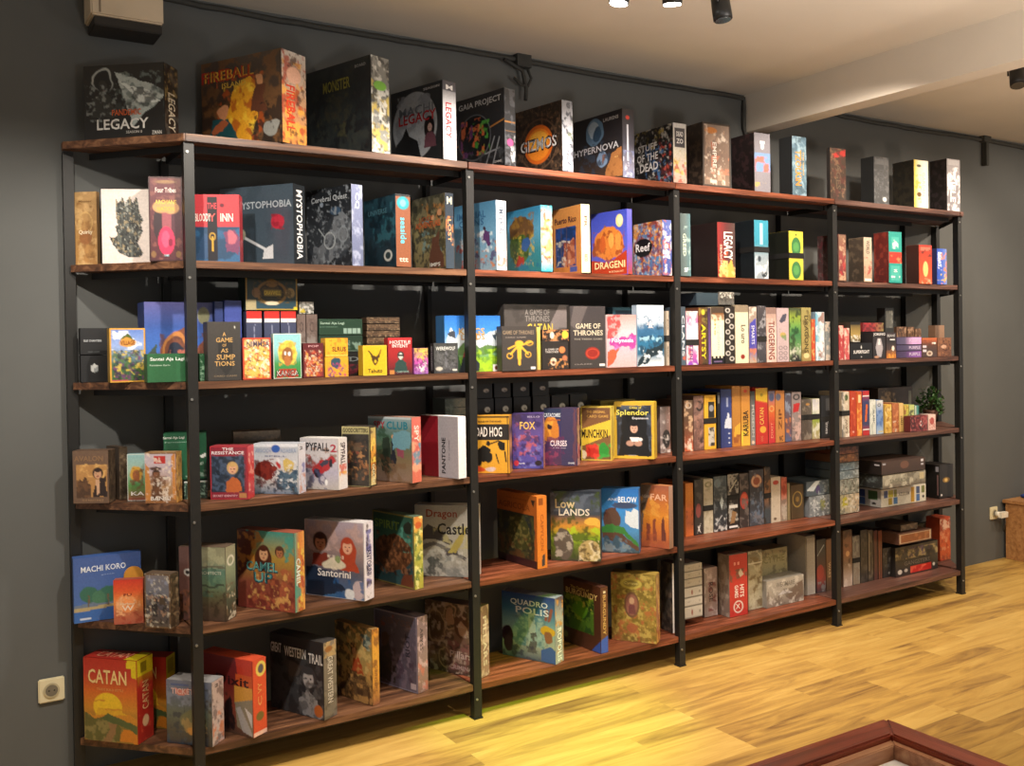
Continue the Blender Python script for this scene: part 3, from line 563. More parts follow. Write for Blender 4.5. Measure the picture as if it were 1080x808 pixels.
game('small blue and white box end with an orange corner, last on the second shelf', 1, None, 988.5, 998.9, 262, '3a58b0',
 'g 2a3a6a 24345c', 'h 2f52b8 3a60c0 7a8ac8;m e88a4a .55 5 .4 .1 1 1;m e8ecf8 .55 6 0 .1 .5 .6;m e0c040 .6 6 0 .7 1 .9;V .25 .3 .3 .4 f0f4ff BEARS', ins=.0, phi=-90, w=.2)

# ================================================================== THIRD SHELF
K = 2
lowb = flat('plain black box with a white cube emblem, lower of two at the far left', K, 85.3, 114.4, 374.3, '1e1f20', 'g 222325 1f2022;p d8dcdc .36 .40 .5 .32 .64 .40 .64 .58 .5 .66 .36 .58;p 9aa0a2 .5 .5 .64 .41 .64 .58 .5 .66', t=.10, ins=.06, name='card_game_box', vB=404)
flat('plain black box with small white print, upper of two at the far left', K, 84.7, 116.4, 346, '1e1f20', 'g 232426 1f2022;T .42 .48 .62 .08 b8bcc0 SILK_CHANTERS;T .45 .9 .4 .04 6a6e70 CARD_GAME', t=.10, ins=.06, vB=373.6, name='card_game_box')
flat('gold-bordered box with a crowd of cartoon villagers under a blue sky', K, 116, 154.5, 346, 'a8853a', 'g 5a7ac0 8aa0d0 3a5a40 2f5a34;m e8ecf4 .55 4 0 .05 1 .4;w .05;m 4a6a34 .5 7 0 .42 1 1;m 6a3a6a .58 10 .1 .45 1 1;m c8b04a .62 10 .1 .4 .95 .9;m 2a2a3a .6 11 .1 .4 .95 1;p 4a5a20 .3 .2 .5 .1 .7 .2;e .5 .26 .24 .08 c89040;w 0;b .045 c8963a;T .5 .27 .4 .08 7a3a18 VILLAGE;r .05 .95 .5 .97 b04060', t=.05, ins=.03, name='card_game_box')
flat('long green box with a white title lying on its side beneath the blue canyon box', K, 155.3, 208.5, 372.5, '2a5f3a', 'g 2a5e3a 2a5e3a;T .40 .2 .68 .15 dfe8e0 Santai_Aja_Lagi;T .25 .4 .4 .06 a8c0ac Permainan_Kartu;p e8ece8 .95 1 .88 .98 1 .84 1 1', t=.09, ins=.05, name='card_game_box', phi=-4)
spine('small green box end with white pattern, right beside the front post', K, 210.4, 216.5, 373, '2a5f3a', 'g 2a5f3a 24553a;m 9ac4a4 .58 8;b .1 2a5f3a', w=.10, ins=.05, name='card_game_box')
flat('large blue-purple box with canyon, moon and stone arch, behind the long green box', K, 153, 226.2, 319, '2a3c78', 'g 5a5a94 3a5aa4 3a68b4 4a5a80;e .86 .17 .09 .11 8a8a6a;w .04;p 7a4a38 .2 .98 .22 .6 .34 .42 .6 .32 .75 .6 .85 .5 1 .66 1 .98;m 5a3a34 .5 7 .2 .4 1 1;p 3a4a40 0 .98 .02 .66 .16 .55 .24 .98;o .45 .66 .18 .26 .2 b87a44;m a8583a .58 8 .3 .5 .7 1;e .45 .7 .13 .2 2a3040;m b86a58 .6 9 .3 .6 .8 1', t=.12, ins=.195)
flat('tall navy box behind the dark grey lettered box, third shelf', K, 227.6, 237, 318, '2a3a70', 'g 2c3c74 26346a', t=.10, ins=.17)
flat('medium blue box with small white print, behind the dark grey lettered box', K, 238, 256.4, 317, '3a4a90', 'g 3f4e98 34448a;T .5 .4 .5 .05 c8ccd8 TWAY;m 8a94c0 .66 6 0 .5 1 1', t=.10, ins=.16)
flat('dark grey box with scattered copper capital letters', K, 219.4, 255, 339.3, '3a3836', 'g 3e3b38 363432;p 2c2b2a .3 .35 .76 .3 .72 .8 .55 .92 .3 .74;T .5 .21 .1 .07 b8935c A;T .5 .31 .5 .08 b8935c GAME;T .5 .40 .12 .05 b8935c OF;T .5 .49 .22 .07 b8935c AS;T .54 .6 .56 .09 b8935c SUMP;T .5 .71 .6 .08 b8935c TIONS;e .82 .09 .02 .02 d8d8d0;T .52 .92 .7 .03 7a6c58 CARD_GAME', t=.06, ins=.01, name='card_game_box')
for i, (a, b2, nm) in enumerate(((260.7, 277.6, 'leftmost'), (279.6, 296.3, 'middle'), (297, 313.6, 'rightmost'))):
    flat('slim navy card box with a bright red top band, %s of three in a row' % nm, K, a, b2, 328, '3a3f58', 'g 3c425c 3a3f58;r 0 0 1 .12 b82a24;r 0 .12 1 .17 e0d8d4;w .1;m c83a24 .55 5 .1 .62 .9 1;s .5 .2 .55 .5 .05 8a90a8', t=.10, ins=.14, name='card_game_box')
flat('dark green box with an ornate gold frame, resting on three red-topped card boxes', K, 259, 315.5, 291.3, '26352f', 'g 2a3a38 2a3c3c 26485a;e .5 .5 .3 .36 8a6a34;e .5 .5 .25 .28 2a2a22;e .5 .22 .12 .12 8a6a34;e .2 .5 .08 .14 8a6a48;e .86 .5 .09 .15 a08a5c;m 5a4a28 .6 12 .15 .15 .9 .8;r .34 .42 .68 .58 8a7a34;b .02 a88a3c;r 0 .7 .2 1 a89c78;e .5 .8 .13 .06 d8ccb0;e .96 .96 .04 .06 e0c830;T .51 .5 .32 .12 d8c050 GRAVWELL', t=.10, ins=.135, vB=327.4, name='card_game_box')
for i, (a, b2, nm) in enumerate(((314.2, 323.6, 'left'), (324, 336, 'right'))):
    flat('grey-brown box with a white lower half, %s one of a pair behind the yellow cards' % nm, K, a, b2, 331.6, '6a5a54', 'g 6a5a54 6a5a54 8a8480 d8d4d0 d8d4d0;o .5 .2 .2 .07 .3 3a302c;m 5a4a44 .6 7;e .5 .62 .12 .08 8a8480', t=.10, ins=.14, name='card_game_box')
flat('small silver and yellow box lying on the grey-brown pair', K, 315.5, 332.5, 318.3, '6a6a62', 'g 8a8a84 4a4a46;m d8d8d4 .5 5;m d8c030 .6 4 0 .5 .4 1', t=.08, ins=.145, vB=331.2, name='card_game_box')
flat('red-bordered box with cartoon animals in yellow and white', K, 256.2, 286.5, 356, 'b0442c', 'g d8b070 e0c470 d8a848;w .06;m f0e8d0 .55 8;m b8482c .6 9;m c89a30 .62 8;m 3a2a2a .7 10;w 0;T .55 .15 .8 .13 5a4a58 NIMMSA;b .05 b8402c', t=.05, ins=.01, name='card_game_box', phi=-6)
flat('light blue box with a yellow-haired cartoon lion on green', K, 288.5, 318.6, 351.6, '8fb0a4', 'g 8ac0c8 8ac4c8 3f8a4a 2f7a40;w .04;e .5 .42 .34 .28 d8c050;m b8963a .5 9 .2 .2 .8 .7;e .5 .48 .2 .18 8a5a30;e .42 .44 .04 .04 e8e8e0;e .58 .44 .04 .04 e8e8e0;e .5 .6 .12 .12 a86a38;p a03a28 .1 .98 .2 .78 .8 .78 .9 .98;w 0;b .03 d8dcd0;T .5 .88 .82 .14 2a1a1a KANGA;T .5 .88 .78 .11 e8e4dc KANGA', t=.04, ins=.01, name='card_game_box', phi=-6)
flat('maroon box with scattered popcorn shapes', K, 320, 342.2, 361.7, '5a2426', 'g 5a2226 8a3430;w .1;m d8c8a8 .55 9 .1 .2 1 1;m b8482a .55 8 .1 .25 1 1;m d8a04a .66 9 .1 .3 1 1;w 0;r 0 0 1 .18 5a2024;b .06 5a2024;T .5 .09 .5 .06 c8989c POP', t=.07, ins=.01, name='card_game_box')
flat('yellow card box with a dark blue splash figure, lower of two', K, 343, 368, 375.9, 'c89428', 'g d8a028 d8982a;w .1;e .45 .3 .22 .26 2a4a5a;m b03a6a .6 7 .1 .3 .9 1;m 5a3a7a .62 8 .1 .4 .9 1', t=.05, ins=.012, vB=398.2, name='card_game_box')
flat('yellow card box with a dark red word across it, upper of two', K, 343, 367.8, 356.4, 'c89428', 'g d8a82c e0a82c;m c87a28 .6 5;T .6 .6 .6 .26 6a2418 SLRUS;r 0 .92 1 1 d8c050', t=.05, ins=.014, vB=375.7, name='card_game_box')
zz = [(396.4, 371, 'bottom', 'g 1e1e1e 262426;m 6a2430 .5 6 0 .5 1 1;T .7 .3 .4 .2 6a7070 ffD'), (370.7, 353.6, 'middle', 'g 1e3628 1e3628;m 7a9484 .55 9 .5 .3 .95 .9;r 0 .9 1 1 4a5a50'), (353.2, 336.4, 'top', 'g 1e3a2a 1e3a2a;T .3 .28 .55 .2 9ab4a4 Santai_Aja_Lagi;T .22 .5 .4 .08 6a8a78 permainan;r .55 .6 .63 .9 8aa498;r .66 .6 .74 .9 8aa498;r .77 .6 .85 .9 8aa498;r .88 .6 .96 .9 8aa498')]
for vb, vt, nm, art in zz:
    flat('dark green and black box lying flat, %s of three stacked behind the yellow cards' % nm, K, 336.5, 383.4, vt, '1c3026', art, t=.10, ins=.13, vB=vb, name='card_game_box')
for j, vb in enumerate((384, 376.5, 369.4, 362.4, 355.4, 348.4, 341.2)):
    flat('thin brown wooden-look box lying flat, %s of seven stacked' % ('lowest', 'second from the bottom', 'third from the bottom', 'middle one', 'third from the top', 'second from the top', 'topmost')[j], K, 386.5+.4*(j % 2), 422.8, vb-6.5, '4a382a', 'g 5a4634 3f3024;m 8a7458 .6 12;r .04 .3 .96 .6 6a523c;m 3a2c20 .58 14', t=.09, ins=.15, vB=vb, name='card_game_box')
flat('small bright yellow box with a brown ox head', K, 383, 408.6, 364, 'b89420', 'g d8b424 d8b024;w .05;p 4a3418 .3 .28 .42 .36 .58 .36 .72 .26 .66 .44 .58 .6 .5 .68 .42 .6 .36 .46;s .24 .16 .4 .36 .06 4a3418;s .76 .16 .6 .36 .06 4a3418;e .5 .52 .05 .06 d8b024;w 0;T .5 .84 .6 .13 3a2a14 Tahuto;b .03 e8cc50', t=.05, ins=.01, name='card_game_box')
flat('small red box with a hooded masked figure in green', K, 409.5, 435.3, 356, '8a2228', 'g a82a2c 9c2428 3a2024;f .52 .5 .12 c8c8c0 2a4440 223634;r .42 .46 .64 .5 1a1a1a;T .5 .12 .86 .09 e8dcd8 HOSTILE;T .5 .22 .66 .09 e8dcd8 INTENT;r .05 .88 .25 .98 b87a40;T .6 .92 .5 .05 8aa8a0 CARD_GAME;r 0 0 1 .05 c83034', t=.04, ins=.01, name='card_game_box')
flat('small purple and yellow box half hidden beside the red one', K, 436.6, 452, 367, '8a4a88', 'g c8a848 b84aa0 8a5aa0;w .1;m e0c050 .5 5 0 .1 1 .5;m e8e8e0 .6 5 .2 .5 1 1;m 5a2a4a .6 7', t=.05, ins=.012, name='card_game_box')
flat('small grey box with a dark forest picture and white word', K, 457.8, 483.6, 361.6, '3a3c3c', 'g 3c3e3e 4a4c4c 3c3c40;w .05;m 5f6164 .5 8 .1 .25 .9 .9;s .5 .3 .5 .8 .08 6a6c72;m 2a2c2c .6 9;e .2 .86 .14 .06 b8b4a8;w 0;T .48 .18 .8 .12 d0d4d0 WEREWOLF;r .78 .86 .96 .93 c8c8c0', t=.035, ins=.015, name='card_game_box', left='g 242626 242626;U .5 .5 .4 .8 a8acac WEREWOLVES')
flat('large box with a blue sky, mountains and vivid green meadow behind the second front post', K, 469.3, 528.6, 333, '3a6a9a', 'g 2468c0 3a80d0 8ab0d8 6a9a3a 7aa428;w .05;p c8d4dc .0 .5 .1 .2 .2 .4 .3 .2 .45 .45 .6 .35 .8 .3 .98 .25 .98 .55 0 .58;p 5a7a4a .2 .62 .4 .4 .6 .56 .8 .5 1 .56 1 .7 0 .7;m 9ac42a .45 6 .4 .6 1 1;m 4a7a1a .6 8 .4 .55 1 .8;p 3a5a3a 0 1 0 .6 .2 .55 .28 1;p 8a3438 .28 .85 .34 .55 .42 .6 .42 .85;p 2a3038 .24 1 .3 .75 .5 .66 .62 .88 .6 1;p 3a404a .04 .3 .15 .26 .2 .4 .08 .36;p 3a4a5a .84 .34 .9 .36 .96 .28 .92 .42 .84 .38;w 0;T .48 .28 .46 .12 c8a050 KINGS;T .5 .38 .42 .1 b88a40 LORDS;r .86 .88 .99 1 e8e8e4;e .92 .94 .035 .04 6a3a20', t=.08, ins=.055)
flat('wide dark grey box with a gold word, standing behind the one with a golden squid', K, 532.5, 601, 321.5, '4a4542', 'g 484442 4a4542;p 7a7270 .7 .3 .85 0 1 0 1 1 .68 1;m 3c3836 .6 6 0 0 .7 1;T .5 .12 .38 .09 7f7a76 A_GAME_OF;T .5 .22 .38 .09 7f7a76 THRONES;T .54 .37 .4 .15 c8ac48 CATAN', t=.06, ins=.13)
flat('dark grey box with a golden squid emblem', K, 529.6, 566.2, 344, '3c3836', 'g 3e3a38 3a3634;e .5 .38 .12 .06 d8a838;p d8a838 .42 .4 .58 .4 .54 .84 .5 .9 .46 .84;s .45 .45 .25 .62 .05 d8a838;s .55 .45 .75 .62 .05 d8a838;s .42 .42 .18 .5 .04 d8a838;s .58 .42 .85 .35 .04 d8a838;o .8 .38 .1 .05 .3 d8a838;o .22 .66 .08 .06 .3 d8a838;o .76 .64 .08 .06 .3 d8a838;T .48 .14 .9 .09 8a7a66 GAME_OF_THRONES;T .4 .25 .6 .03 8a8078 CARD_GAME;r .84 .92 .97 .97 e0dcd8', t=.045, ins=0, name='card_game_box')
spine('narrow pale yellow box edge beside the golden squid box', K, 566.6, 570.6, 345, 'b8a45a', 'g c8b46a d8cc50 b8a45a', w=.09, ins=.03, name='card_game_box')
flat('black box with small orange flowers of light, lower of two beside the large grey one', K, 572, 600, 360, '2a2624', 'g 2c2826 2a2624;e .76 .3 .12 .12 c87a48;e .42 .72 .12 .14 d8c0a8;m c88a50 .55 8 .2 .6 1 1;e .86 .6 .1 .1 a86a4a;e .42 .75 .06 .06 5a3a30;T .36 .28 .5 .07 b8b4b0 A_GAME_OF;T .36 .37 .5 .07 b8b4b0 THRONES', t=.06, ins=.02, name='card_game_box', vB=390)
flat('small black box with orange and yellow blossoms, lying on the black box with small flowers', K, 572, 600.6, 347.5, '2a2624', 'g 2c2624 2a2422;m c88a58 .5 7;e .86 .45 .12 .34 d8c040;e .36 .5 .08 .3 e0d0b8', t=.06, ins=.02, name='card_game_box', vB=359.6)
flat('large dark grey box with a red oval seal under pale capitals', K, 602, 639.3, 323, '3c3836', 'g 3e3a3c 3a3634;p 5a5454 0 .3 .1 0 .5 0 .2 .4;e .62 .76 .21 .1 8a2820;o .62 .76 .17 .07 .15 c04a34;T .5 .32 .7 .085 c8c0a8 GAME_OF;T .5 .43 .84 .085 c8c0a8 THRONES;T .5 .53 .8 .025 9a9488 THE_TRIVIA_GAME;r .82 .93 .97 .97 e0dcd8;T .35 .93 .5 .02 8a8480 GAME', t=.03, ins=.02, name='card_game_box')
flat('white box with pink and magenta watercolour islands', K, 640.6, 671.8, 332, 'd8c0c0', 'g d0908a d8b8c0 d0a8b4 c8a4a4;w .08;p c04a4a 0 0 .4 0 .45 .2 .2 .45 0 .5;m e0a0a0 .55 8 0 0 .45 .4;p a84090 .1 .46 .5 .42 1 .36 1 .62 .5 .62 .1 .6;m c86ab0 .55 8 .1 .4 1 .65;p c8583c 0 .7 .4 .62 .3 .8 .1 1 0 1;w 0;T .52 .5 .74 .1 f4e8f4 Polynesia', t=.05, ins=.02, name='card_game_box')
flat('white box with blue mountains above a river', K, 672.4, 700.8, 322, '8a9cac', 'g d8e4ec d8e4ec 3a6890 2a6a90 2a5a78 e0e8ec;w .07;m 2a5a80 .5 6 0 .18 1 .5;m 1c3a50 .5 6 .1 .35 1 .8;m 9ac4d8 .6 6 0 .5 1 .75;p 1c2c34 0 .9 .4 .72 1 .6 1 .74 .2 .98 0 1;m d8e4ec .55 7 .2 .75 1 1;w 0;T .5 .3 .26 .05 e8e0e0 SUMMIT;p e8e0e4 .4 .4 .5 .24 .6 .4 .55 .36 .45 .36', t=.04, ins=.02)
flat('dull teal box behind the pink watercolour box', K, 647, 673, 324, '2a4450', 'g 2f5260 24404c;r .1 .06 .9 .4 1c2c38', t=.10, ins=.14)
spine('cream box end with a black band left of the third front post', K, 703.2, 706.4, 328, '9a9080', 'g a89c8c a89c8c;V .5 .25 .4 .2 5a5048 BOX;V .5 .75 .4 .2 5a5048 BOX', ins=.03, w=.22, band=.5)
SP3 = [
 ('grey-blue box end with slanting white capitals, first after the third front post', 718.3, 723.8, 323.4, '3f4a54', 'g 3f4a54 4a5a68;V .5 .5 .5 .7 c8d0d8 CLANS;m c85a3a .6 5 0 .8 1 1', {}),
 ('white, pink and purple box end with a black band', 724, 737, 328, 'a88098', 'g b89c8c d85a9a e8e0e4 e8e0e4 c05aa0 8a4ab0;m e0d8dc .55 5;m c84a4a .6 5 0 .6 .4 1;V .4 .75 .3 .3 7a3a7a TEN', dict(band=.58)),
 ('brown box end with a bold yellow vertical title', 737.2, 747.3, 324.3, '5a3a24', 'h 7a3428 5a4428 4a3c28;m 8a7a3a .6 5 0 0 1 .4;m 3a2a1a .6 6;V .52 .6 .44 .62 d8c828 ARTSY;e .5 .08 .2 .05 c8b83a', {}),
 ('thin purple box end beside the cream one with a castellated foot', 747.5, 750.3, 325, '5a4478', 'g 3a2a34 7a5a9c', {}),
 ('cream box end with a black castellated foot', 750.5, 764.5, 323.8, 'a89c80', 'g 5a4a38 e8e0c4 e8e0c8 e4dcc4 e0d8b8;r 0 0 1 .13 4a3c30;m 8a5a30 .55 6 0 .1 1 .24;r 0 .9 1 1 16161c;r .0 .86 .15 .9 16161c;r .3 .86 .45 .9 16161c;r .6 .86 .72 .9 16161c;r .88 .86 1 .9 16161c;r .2 .94 .8 .97 6a5a80;V .55 .5 .34 .5 a8c0b8 kingdom;V .3 .35 .14 .3 c89a4a the', {}),
 ('black box end dotted with white circles', 764.9, 775.4, 323, '26221e', 'g 2a2420 26221e;'+''.join('o %.2f %.3f .2 .034 .45 d0ccc4;' % (.3+.4*(i % 2), .07+.094*i) for i in range(10)), {}),
 ('wide cream box end with a small red dot near its foot', 775.8, 790, 321.7, 'a89c84', 'g d8ceb0 e0d8bc e0d6b8;r 0 0 1 .12 8a7c68;e .55 .89 .16 .042 8a2418;V .6 .5 .34 .32 4a4438 Lo_uro', {}),
 ('purple and cream box end with a slanted blue panel', 790.4, 798.7, 323.4, '8a7c70', 'g 9c8c7c 9c8c80 6a5aa0 5a50a0 b8a890;p 4a48a8 .1 .3 .9 .2 .9 .66 .1 .74;V .5 .5 .4 .34 d8d8ec SMARTS;m c87a4a .6 5 0 .74 1 1;m d8d0c8 .62 6 0 0 1 .25', {}),
 ('dark grey glossy box end with a black band, middle of the third shelf spines', 799, 808.4, 322.5, '3f3c40', 'g 4a464a 3a383c 4a4850 3c3c40;m 9a9aa0 .62 6', dict(band=.58)),
 ('white and pink box end with a large brown vertical title', 808.7, 819.4, 324.3, 'b89c90', 'g a08478 d8bcb0 d8b8ac;m d8ccc8 .6 6 0 .2 1 1;V .5 .6 .6 .7 7a3a30 TIGGERING;r 0 0 1 .12 8a7068', {}),
 ('pale pink box end with a dark leaf and small rings', 819.7, 832.6, 324.8, 'b09ca0', 'g b8a4a8 bca8ac;p 4a4a5a .2 .24 .5 .12 .85 .1 .7 .24 .35 .28;e .5 .5 .26 .05 b8a060;m 6a8a5a .6 6 .2 .38 .8 .6;o .3 .74 .14 .03 .4 6a6468;o .7 .74 .14 .03 .4 6a6468;o .3 .84 .14 .03 .4 6a6468;o .7 .84 .14 .03 .4 6a6468;o .3 .93 .14 .03 .4 6a6468;o .7 .93 .14 .03 .4 6a6468', {}),
 ('deep green box end with a ship silhouette at its foot', 833, 845.4, 325, '4a6a2a', 'g 3a3c34 8aa03a 6a9a4a 3f7a4a 5a8a50 8a9a7a 2a2a28;w .1;e .5 .42 .3 .07 2a5a30;m 2a3a20 .6 5;p 1c1c1c .1 .98 .3 .88 .7 .88 .9 .98;s .5 .75 .5 .9 .06 1c1c1c;m d0d0c0 .66 6 0 .7 1 1', {}),
 ('tall olive yellow box end right of the deep green one', 845.6, 856, 324.3, '8a7c4a', 'g 9a9058 a49458 9a8450;m 6a5c34 .6 6;V .5 .5 .4 .7 4a3f20 DRAGONS;e .5 .9 .3 .05 d8c890', {}),
 ('short orange box end near the fourth front post', 856.3, 860.2, 336.6, 'b8502c', 'g c8552f b8442c;m e0b06a .6 5', {}),
 ('blue and white box end with brown shapes, near the fourth front post', 860.5, 870, 329, '7a94a8', 'h 5aa8c8 b8ccd4 d8dce0;m 8a5a48 .5 4 .3 0 1 1;m e8ecf0 .6 5', {}),
 ('short grey box end touching the fourth front post', 870.3, 876, 339, '5a6468', 'g 6a7478 8a8c8c;m c8b8a8 .55 5', {}),
]
for lb, a, b2, vt, bs, art, kw in SP3: spine(lb, K, a, b2, vt, bs, art, ins=.02, w=.22, **kw)
bm_ = flat('dark grey-blue box lying across the tops of the spines, third bay of the third shelf', K, 734.5, 758.6, 309, '2f3e48', 'g 34444e 2e3c46', t=.2, ins=.05, vB=322.2)
flat('clear box of glittering crystals on top of the white-dotted black box', K, 759, 775.4, 308.2, '8a8680', 'g 9a968c 5a5650 6a6a66;m e8e4d8 .5 7 0 0 1 .5;m 2a2826 .6 8', t=.05, ins=.04, vB=321.6)
for lb, a, b2, vt, bs, art in (
 ('red box end with white diagonal marks, just after the fourth front post', 885, 890.3, 343.3, 'a83a3c', 'g a83a3c b04044;m e8c8b8 .55 5'),
 ('pink-red box end with white diagonal marks, second after the fourth front post', 890.6, 896.2, 346, 'b8585a', 'g c86a64 b85054;m f0d0c0 .5 5')):
    spine(lb, K, a, b2, vt, bs, art, ins=.02, w=.16, name='card_game_box')
flat('wide black box with white capitals, at the left of the last straight bay', K, 896.8, 920.2, 361.5, '17171a', 'g 18181b 151518;p d0d0d0 .46 .3 .5 .14 .54 .3 .5 .36;p d0d0d0 .45 .82 .55 .82 .5 .9;T .5 .55 .72 .2 e8e8ea SUPERFIGHT', t=.1, ins=.02, name='card_game_box')
flat('box with a gold and white picture under a dark lid, on the wide black box', K, 897, 908, 339.5, '3a342c', 'g 2a2622 8a7440 a89050 2a2620;r 0 0 1 .14 1c1a18;m e0dcd0 .5 5 0 .65 1 1', t=.1, ins=.04, vB=361, name='card_game_box')
flat('black box with a clear bottle shape and white word', K, 920.8, 934.2, 350, '2a2628', 'g 2a2628 302c30 2a2628;p a8a4ac .36 .24 .64 .24 .8 .6 .66 .95 .36 .95 .2 .6;p dcdce0 .44 .26 .56 .26 .6 .5 .4 .5;T .5 .1 .94 .12 e0e0e4 JOKING;e .3 .94 .2 .04 b88a70', t=.08, ins=.02, name='card_game_box')
flat('black box lying behind the bottle box with a red stripe above it', K, 909.5, 930, 350.4, '1e1c20', 'g 1e1c20 1a181c;T .5 .5 .6 .2 8a8a90 iUP', t=.08, ins=.12, name='card_game_box')
flat('flat red box lying on the black box behind the bottle picture', K, 910, 932.5, 340.4, '8a3030', 'h a83038 a8383a 8a8050;m 5a2024 .5 5', t=.1, ins=.11, vB=349.6, name='card_game_box')
flat('dark box with an orange glow at its foot, beside the bottle box', K, 934.8, 945.3, 350.7, '2a2426', 'g 3a3034 2a2628 4a3a38 c87a30;T .5 .12 .8 .1 b8b8bc BEANS;r .4 .24 .9 .3 d8d8dc;m e8a040 .5 5 0 .66 1 1;e .7 .62 .14 .1 e8dcd0', t=.08, ins=.02, name='card_game_box')
flat('tall dark box with a grey square label, standing behind the orange-glow box', K, 933.8, 943.3, 324.8, '2c2c2a', 'g 2c2c2a 2a2a28;r .1 .05 .9 .4 5a5a54;m 8a8a82 .55 6 .1 .05 .9 .4;r .2 .5 .8 .95 3a3c3c', t=.06, ins=.16)
PU = [(377.6, 369.8, 'lowest', 'h 3a3050 4a3a60 7a4a98 8a5aa8'), (369.4, 363.4, 'second', 'h 40385a 4a4464 6a5a80 7a6a90'), (363, 355.2, 'third', 'h 4a4464 5a5474 d8a8e0 d8a8e0'),]
for vb, vt, nm, art in PU:
    flat('long flat violet box, %s from the bottom of its stack' % nm, K, 945.6, 972, vt, '4a3c5c', art+';T .72 .5 .44 .5 c8b8d8 PURPLE;r .0 .0 1 .06 2a2438', t=.13, ins=.02, vB=vb, name='card_game_box')
flat('brown and orange box with white emblems beside the violet stack', K, 972.4, 988.6, 356.2, '5a3c30', 'g c8683a 5a3c30 4a3834 4a3836;e .5 .82 .2 .14 c8b8a8;e .5 .82 .1 .07 7a5a4a;r .05 .4 .3 .52 d8ccd8;r .05 .62 .3 .74 d8ccd8;r .65 .24 .92 .34 f0e4d8;m 7a3a2c .6 6 0 .1 1 .4', t=.13, ins=.02, name='card_game_box')
flat('square brown box with a dark ornament, last on the third shelf', K, 989, 1003.6, 356, '6a4634', 'g 7a523c 6e4836;o .6 .4 .3 .26 .3 4a2c20;m 4a2a1e .55 7 .4 .3 1 1;e .45 .48 .2 .1 c8a088;m 9a6a4a .62 7', t=.11, ins=.02, name='card_game_box')
flat('small pale brown box standing behind the square brown one', K, 986.6, 996.4, 343, '8a6a54', 'g 9a7a62 7a5c48', t=.05, ins=.16, name='card_game_box')
for a, b2, vt, nm in ((946, 956.5, 344.6, 'left'), (957.5, 964.5, 344.8, 'middle'), (965, 972, 346.5, 'right')):
    flat('brown box behind the violet stack, %s of three' % nm, K, a, b2, vt, '5a4232', 'g 6a4c38 4f3a2c;m 3a2a20 .55 6;m a8866a .66 6', t=.06, ins=.17, name='card_game_box')

# ================================================================== FOURTH SHELF
K = 3
game('brown box with a portrait of a dark-haired woman before a skyline', K, 77, 115.4, 122.6, 475, '5a4638',
 'g 6a5444 6a5240;r .1 .26 .97 .88 b0824c;w .04;m d8ac68 .5 5 .1 .26 .97 .5;p 4a3424 .1 .88 .12 .6 .2 .52 .26 .6 .34 .5 .42 .62 .5 .66 .5 .88;m 6a4a30 .55 9 .1 .55 .5 .88;p 2a1c18 .55 .88 .6 .68 .8 .6 .95 .7 .97 .88;p c8a080 .62 .55 .74 .55 .74 .78 .66 .84;p 2a1c18 .76 .5 .92 .5 .95 .8 .78 .84;w 0;c .7 .44 .12 c89a78 2e1c16;T .45 .15 .8 .1 8a6a4c AVALON;T .55 .94 .6 .04 9a7a5a THE_RESISTANCE', 'g 4a3c30 54463a;m 6a5a48 .55 9;m 2a221c .6 8', ratio=.68, b=530.8, name='card_game_box')
game('brown leather-look box standing behind the woman portrait box', K, 113, 126.4, 135.6, 471.8, '54463a', 'g 4a3c30 54463a', 'g 5a4a3a 4f4234;m 7a6a54 .58 9;m 2e261e .6 8', w=.10, ins=.05, tt=.03, name='card_game_box')
game('narrow light blue cartoon lion box, half hidden by the red square box', K, 134.3, 154.5, 157, 478.7, '8aa8a8',
 'g 8ab4b8 9ab8a8 4a8a44 8a3a30;w .04;e .5 .42 .36 .16 c89a3a;e .5 .46 .2 .12 9a5a30;m 6a4a2a .6 8 .1 .3 .9 .75;w 0;T .55 .84 .7 .08 e8e0d8 KA;b .04 d8dcd4', None, w=.075, t=.03, ins=.045, name='card_game_box')
game('box with a red square above a brown sepia gunslinger and an orange side', K, 153, 186.4, 192.6, 477, '8a6a48',
 'g b8aab4 b8a8b0 a8825a 8a5a30;w .05;c .36 .42 .1 7a4c34 3a2418;e .36 .33 .2 .04 4a3028;p 5a3a24 .2 .95 .28 .5 .45 .46 .6 .95;m 6a4428 .55 8 .1 .4 .7 .9;p b87a3a 0 .95 0 .2 .14 .3 .2 .95;m d8d0c4 .6 6 .4 .5 .8 .85;p c08040 .86 .1 1 0 1 1 .88 .9;m 6a6a9c .7 9 .6 .2 .9 .5;w 0;r .3 .06 .66 .22 b02c28;T .5 .9 .64 .08 d8d0c8 BANG!;r 0 0 1 .03 7a5a3c;m d8c8b8 .7 9', 'g b8884c c88a3c;m 7a4a24 .55 6;m e0b060 .62 7', ratio=.66, b=530.8, name='card_game_box')
game('tall dark green box with white title and folded corner, behind the corner post', K, 173, 219, 232, 455.6, '1f5a3c', 'g 1c5a3c 1c5438;T .24 .1 .5 .07 d0dcd4 Santai_Aja_Lagi;T .3 .19 .54 .03 8ab09c Permainan;p e8ece8 .84 .5 .98 .44 .98 .52 .9 .56;T .82 .66 .2 .08 b0c8bc Lagi;m 9ab8a8 .55 10 .5 .82 1 .95', 'g 1c5438 1c5438;m 7aa88c .6 9', phi=-14, t=.09, ins=.14, vB=504.8, name='card_game_box')
game('dark green box lying under the tall green one', K, 194, 219.3, 231, 506.4, '1c3c2c', 'g 20382c 1c3026;r 0 0 1 .08 c8ccc8;m 8aa896 .62 9', None, phi=-14, t=.09, ins=.13, name='card_game_box')
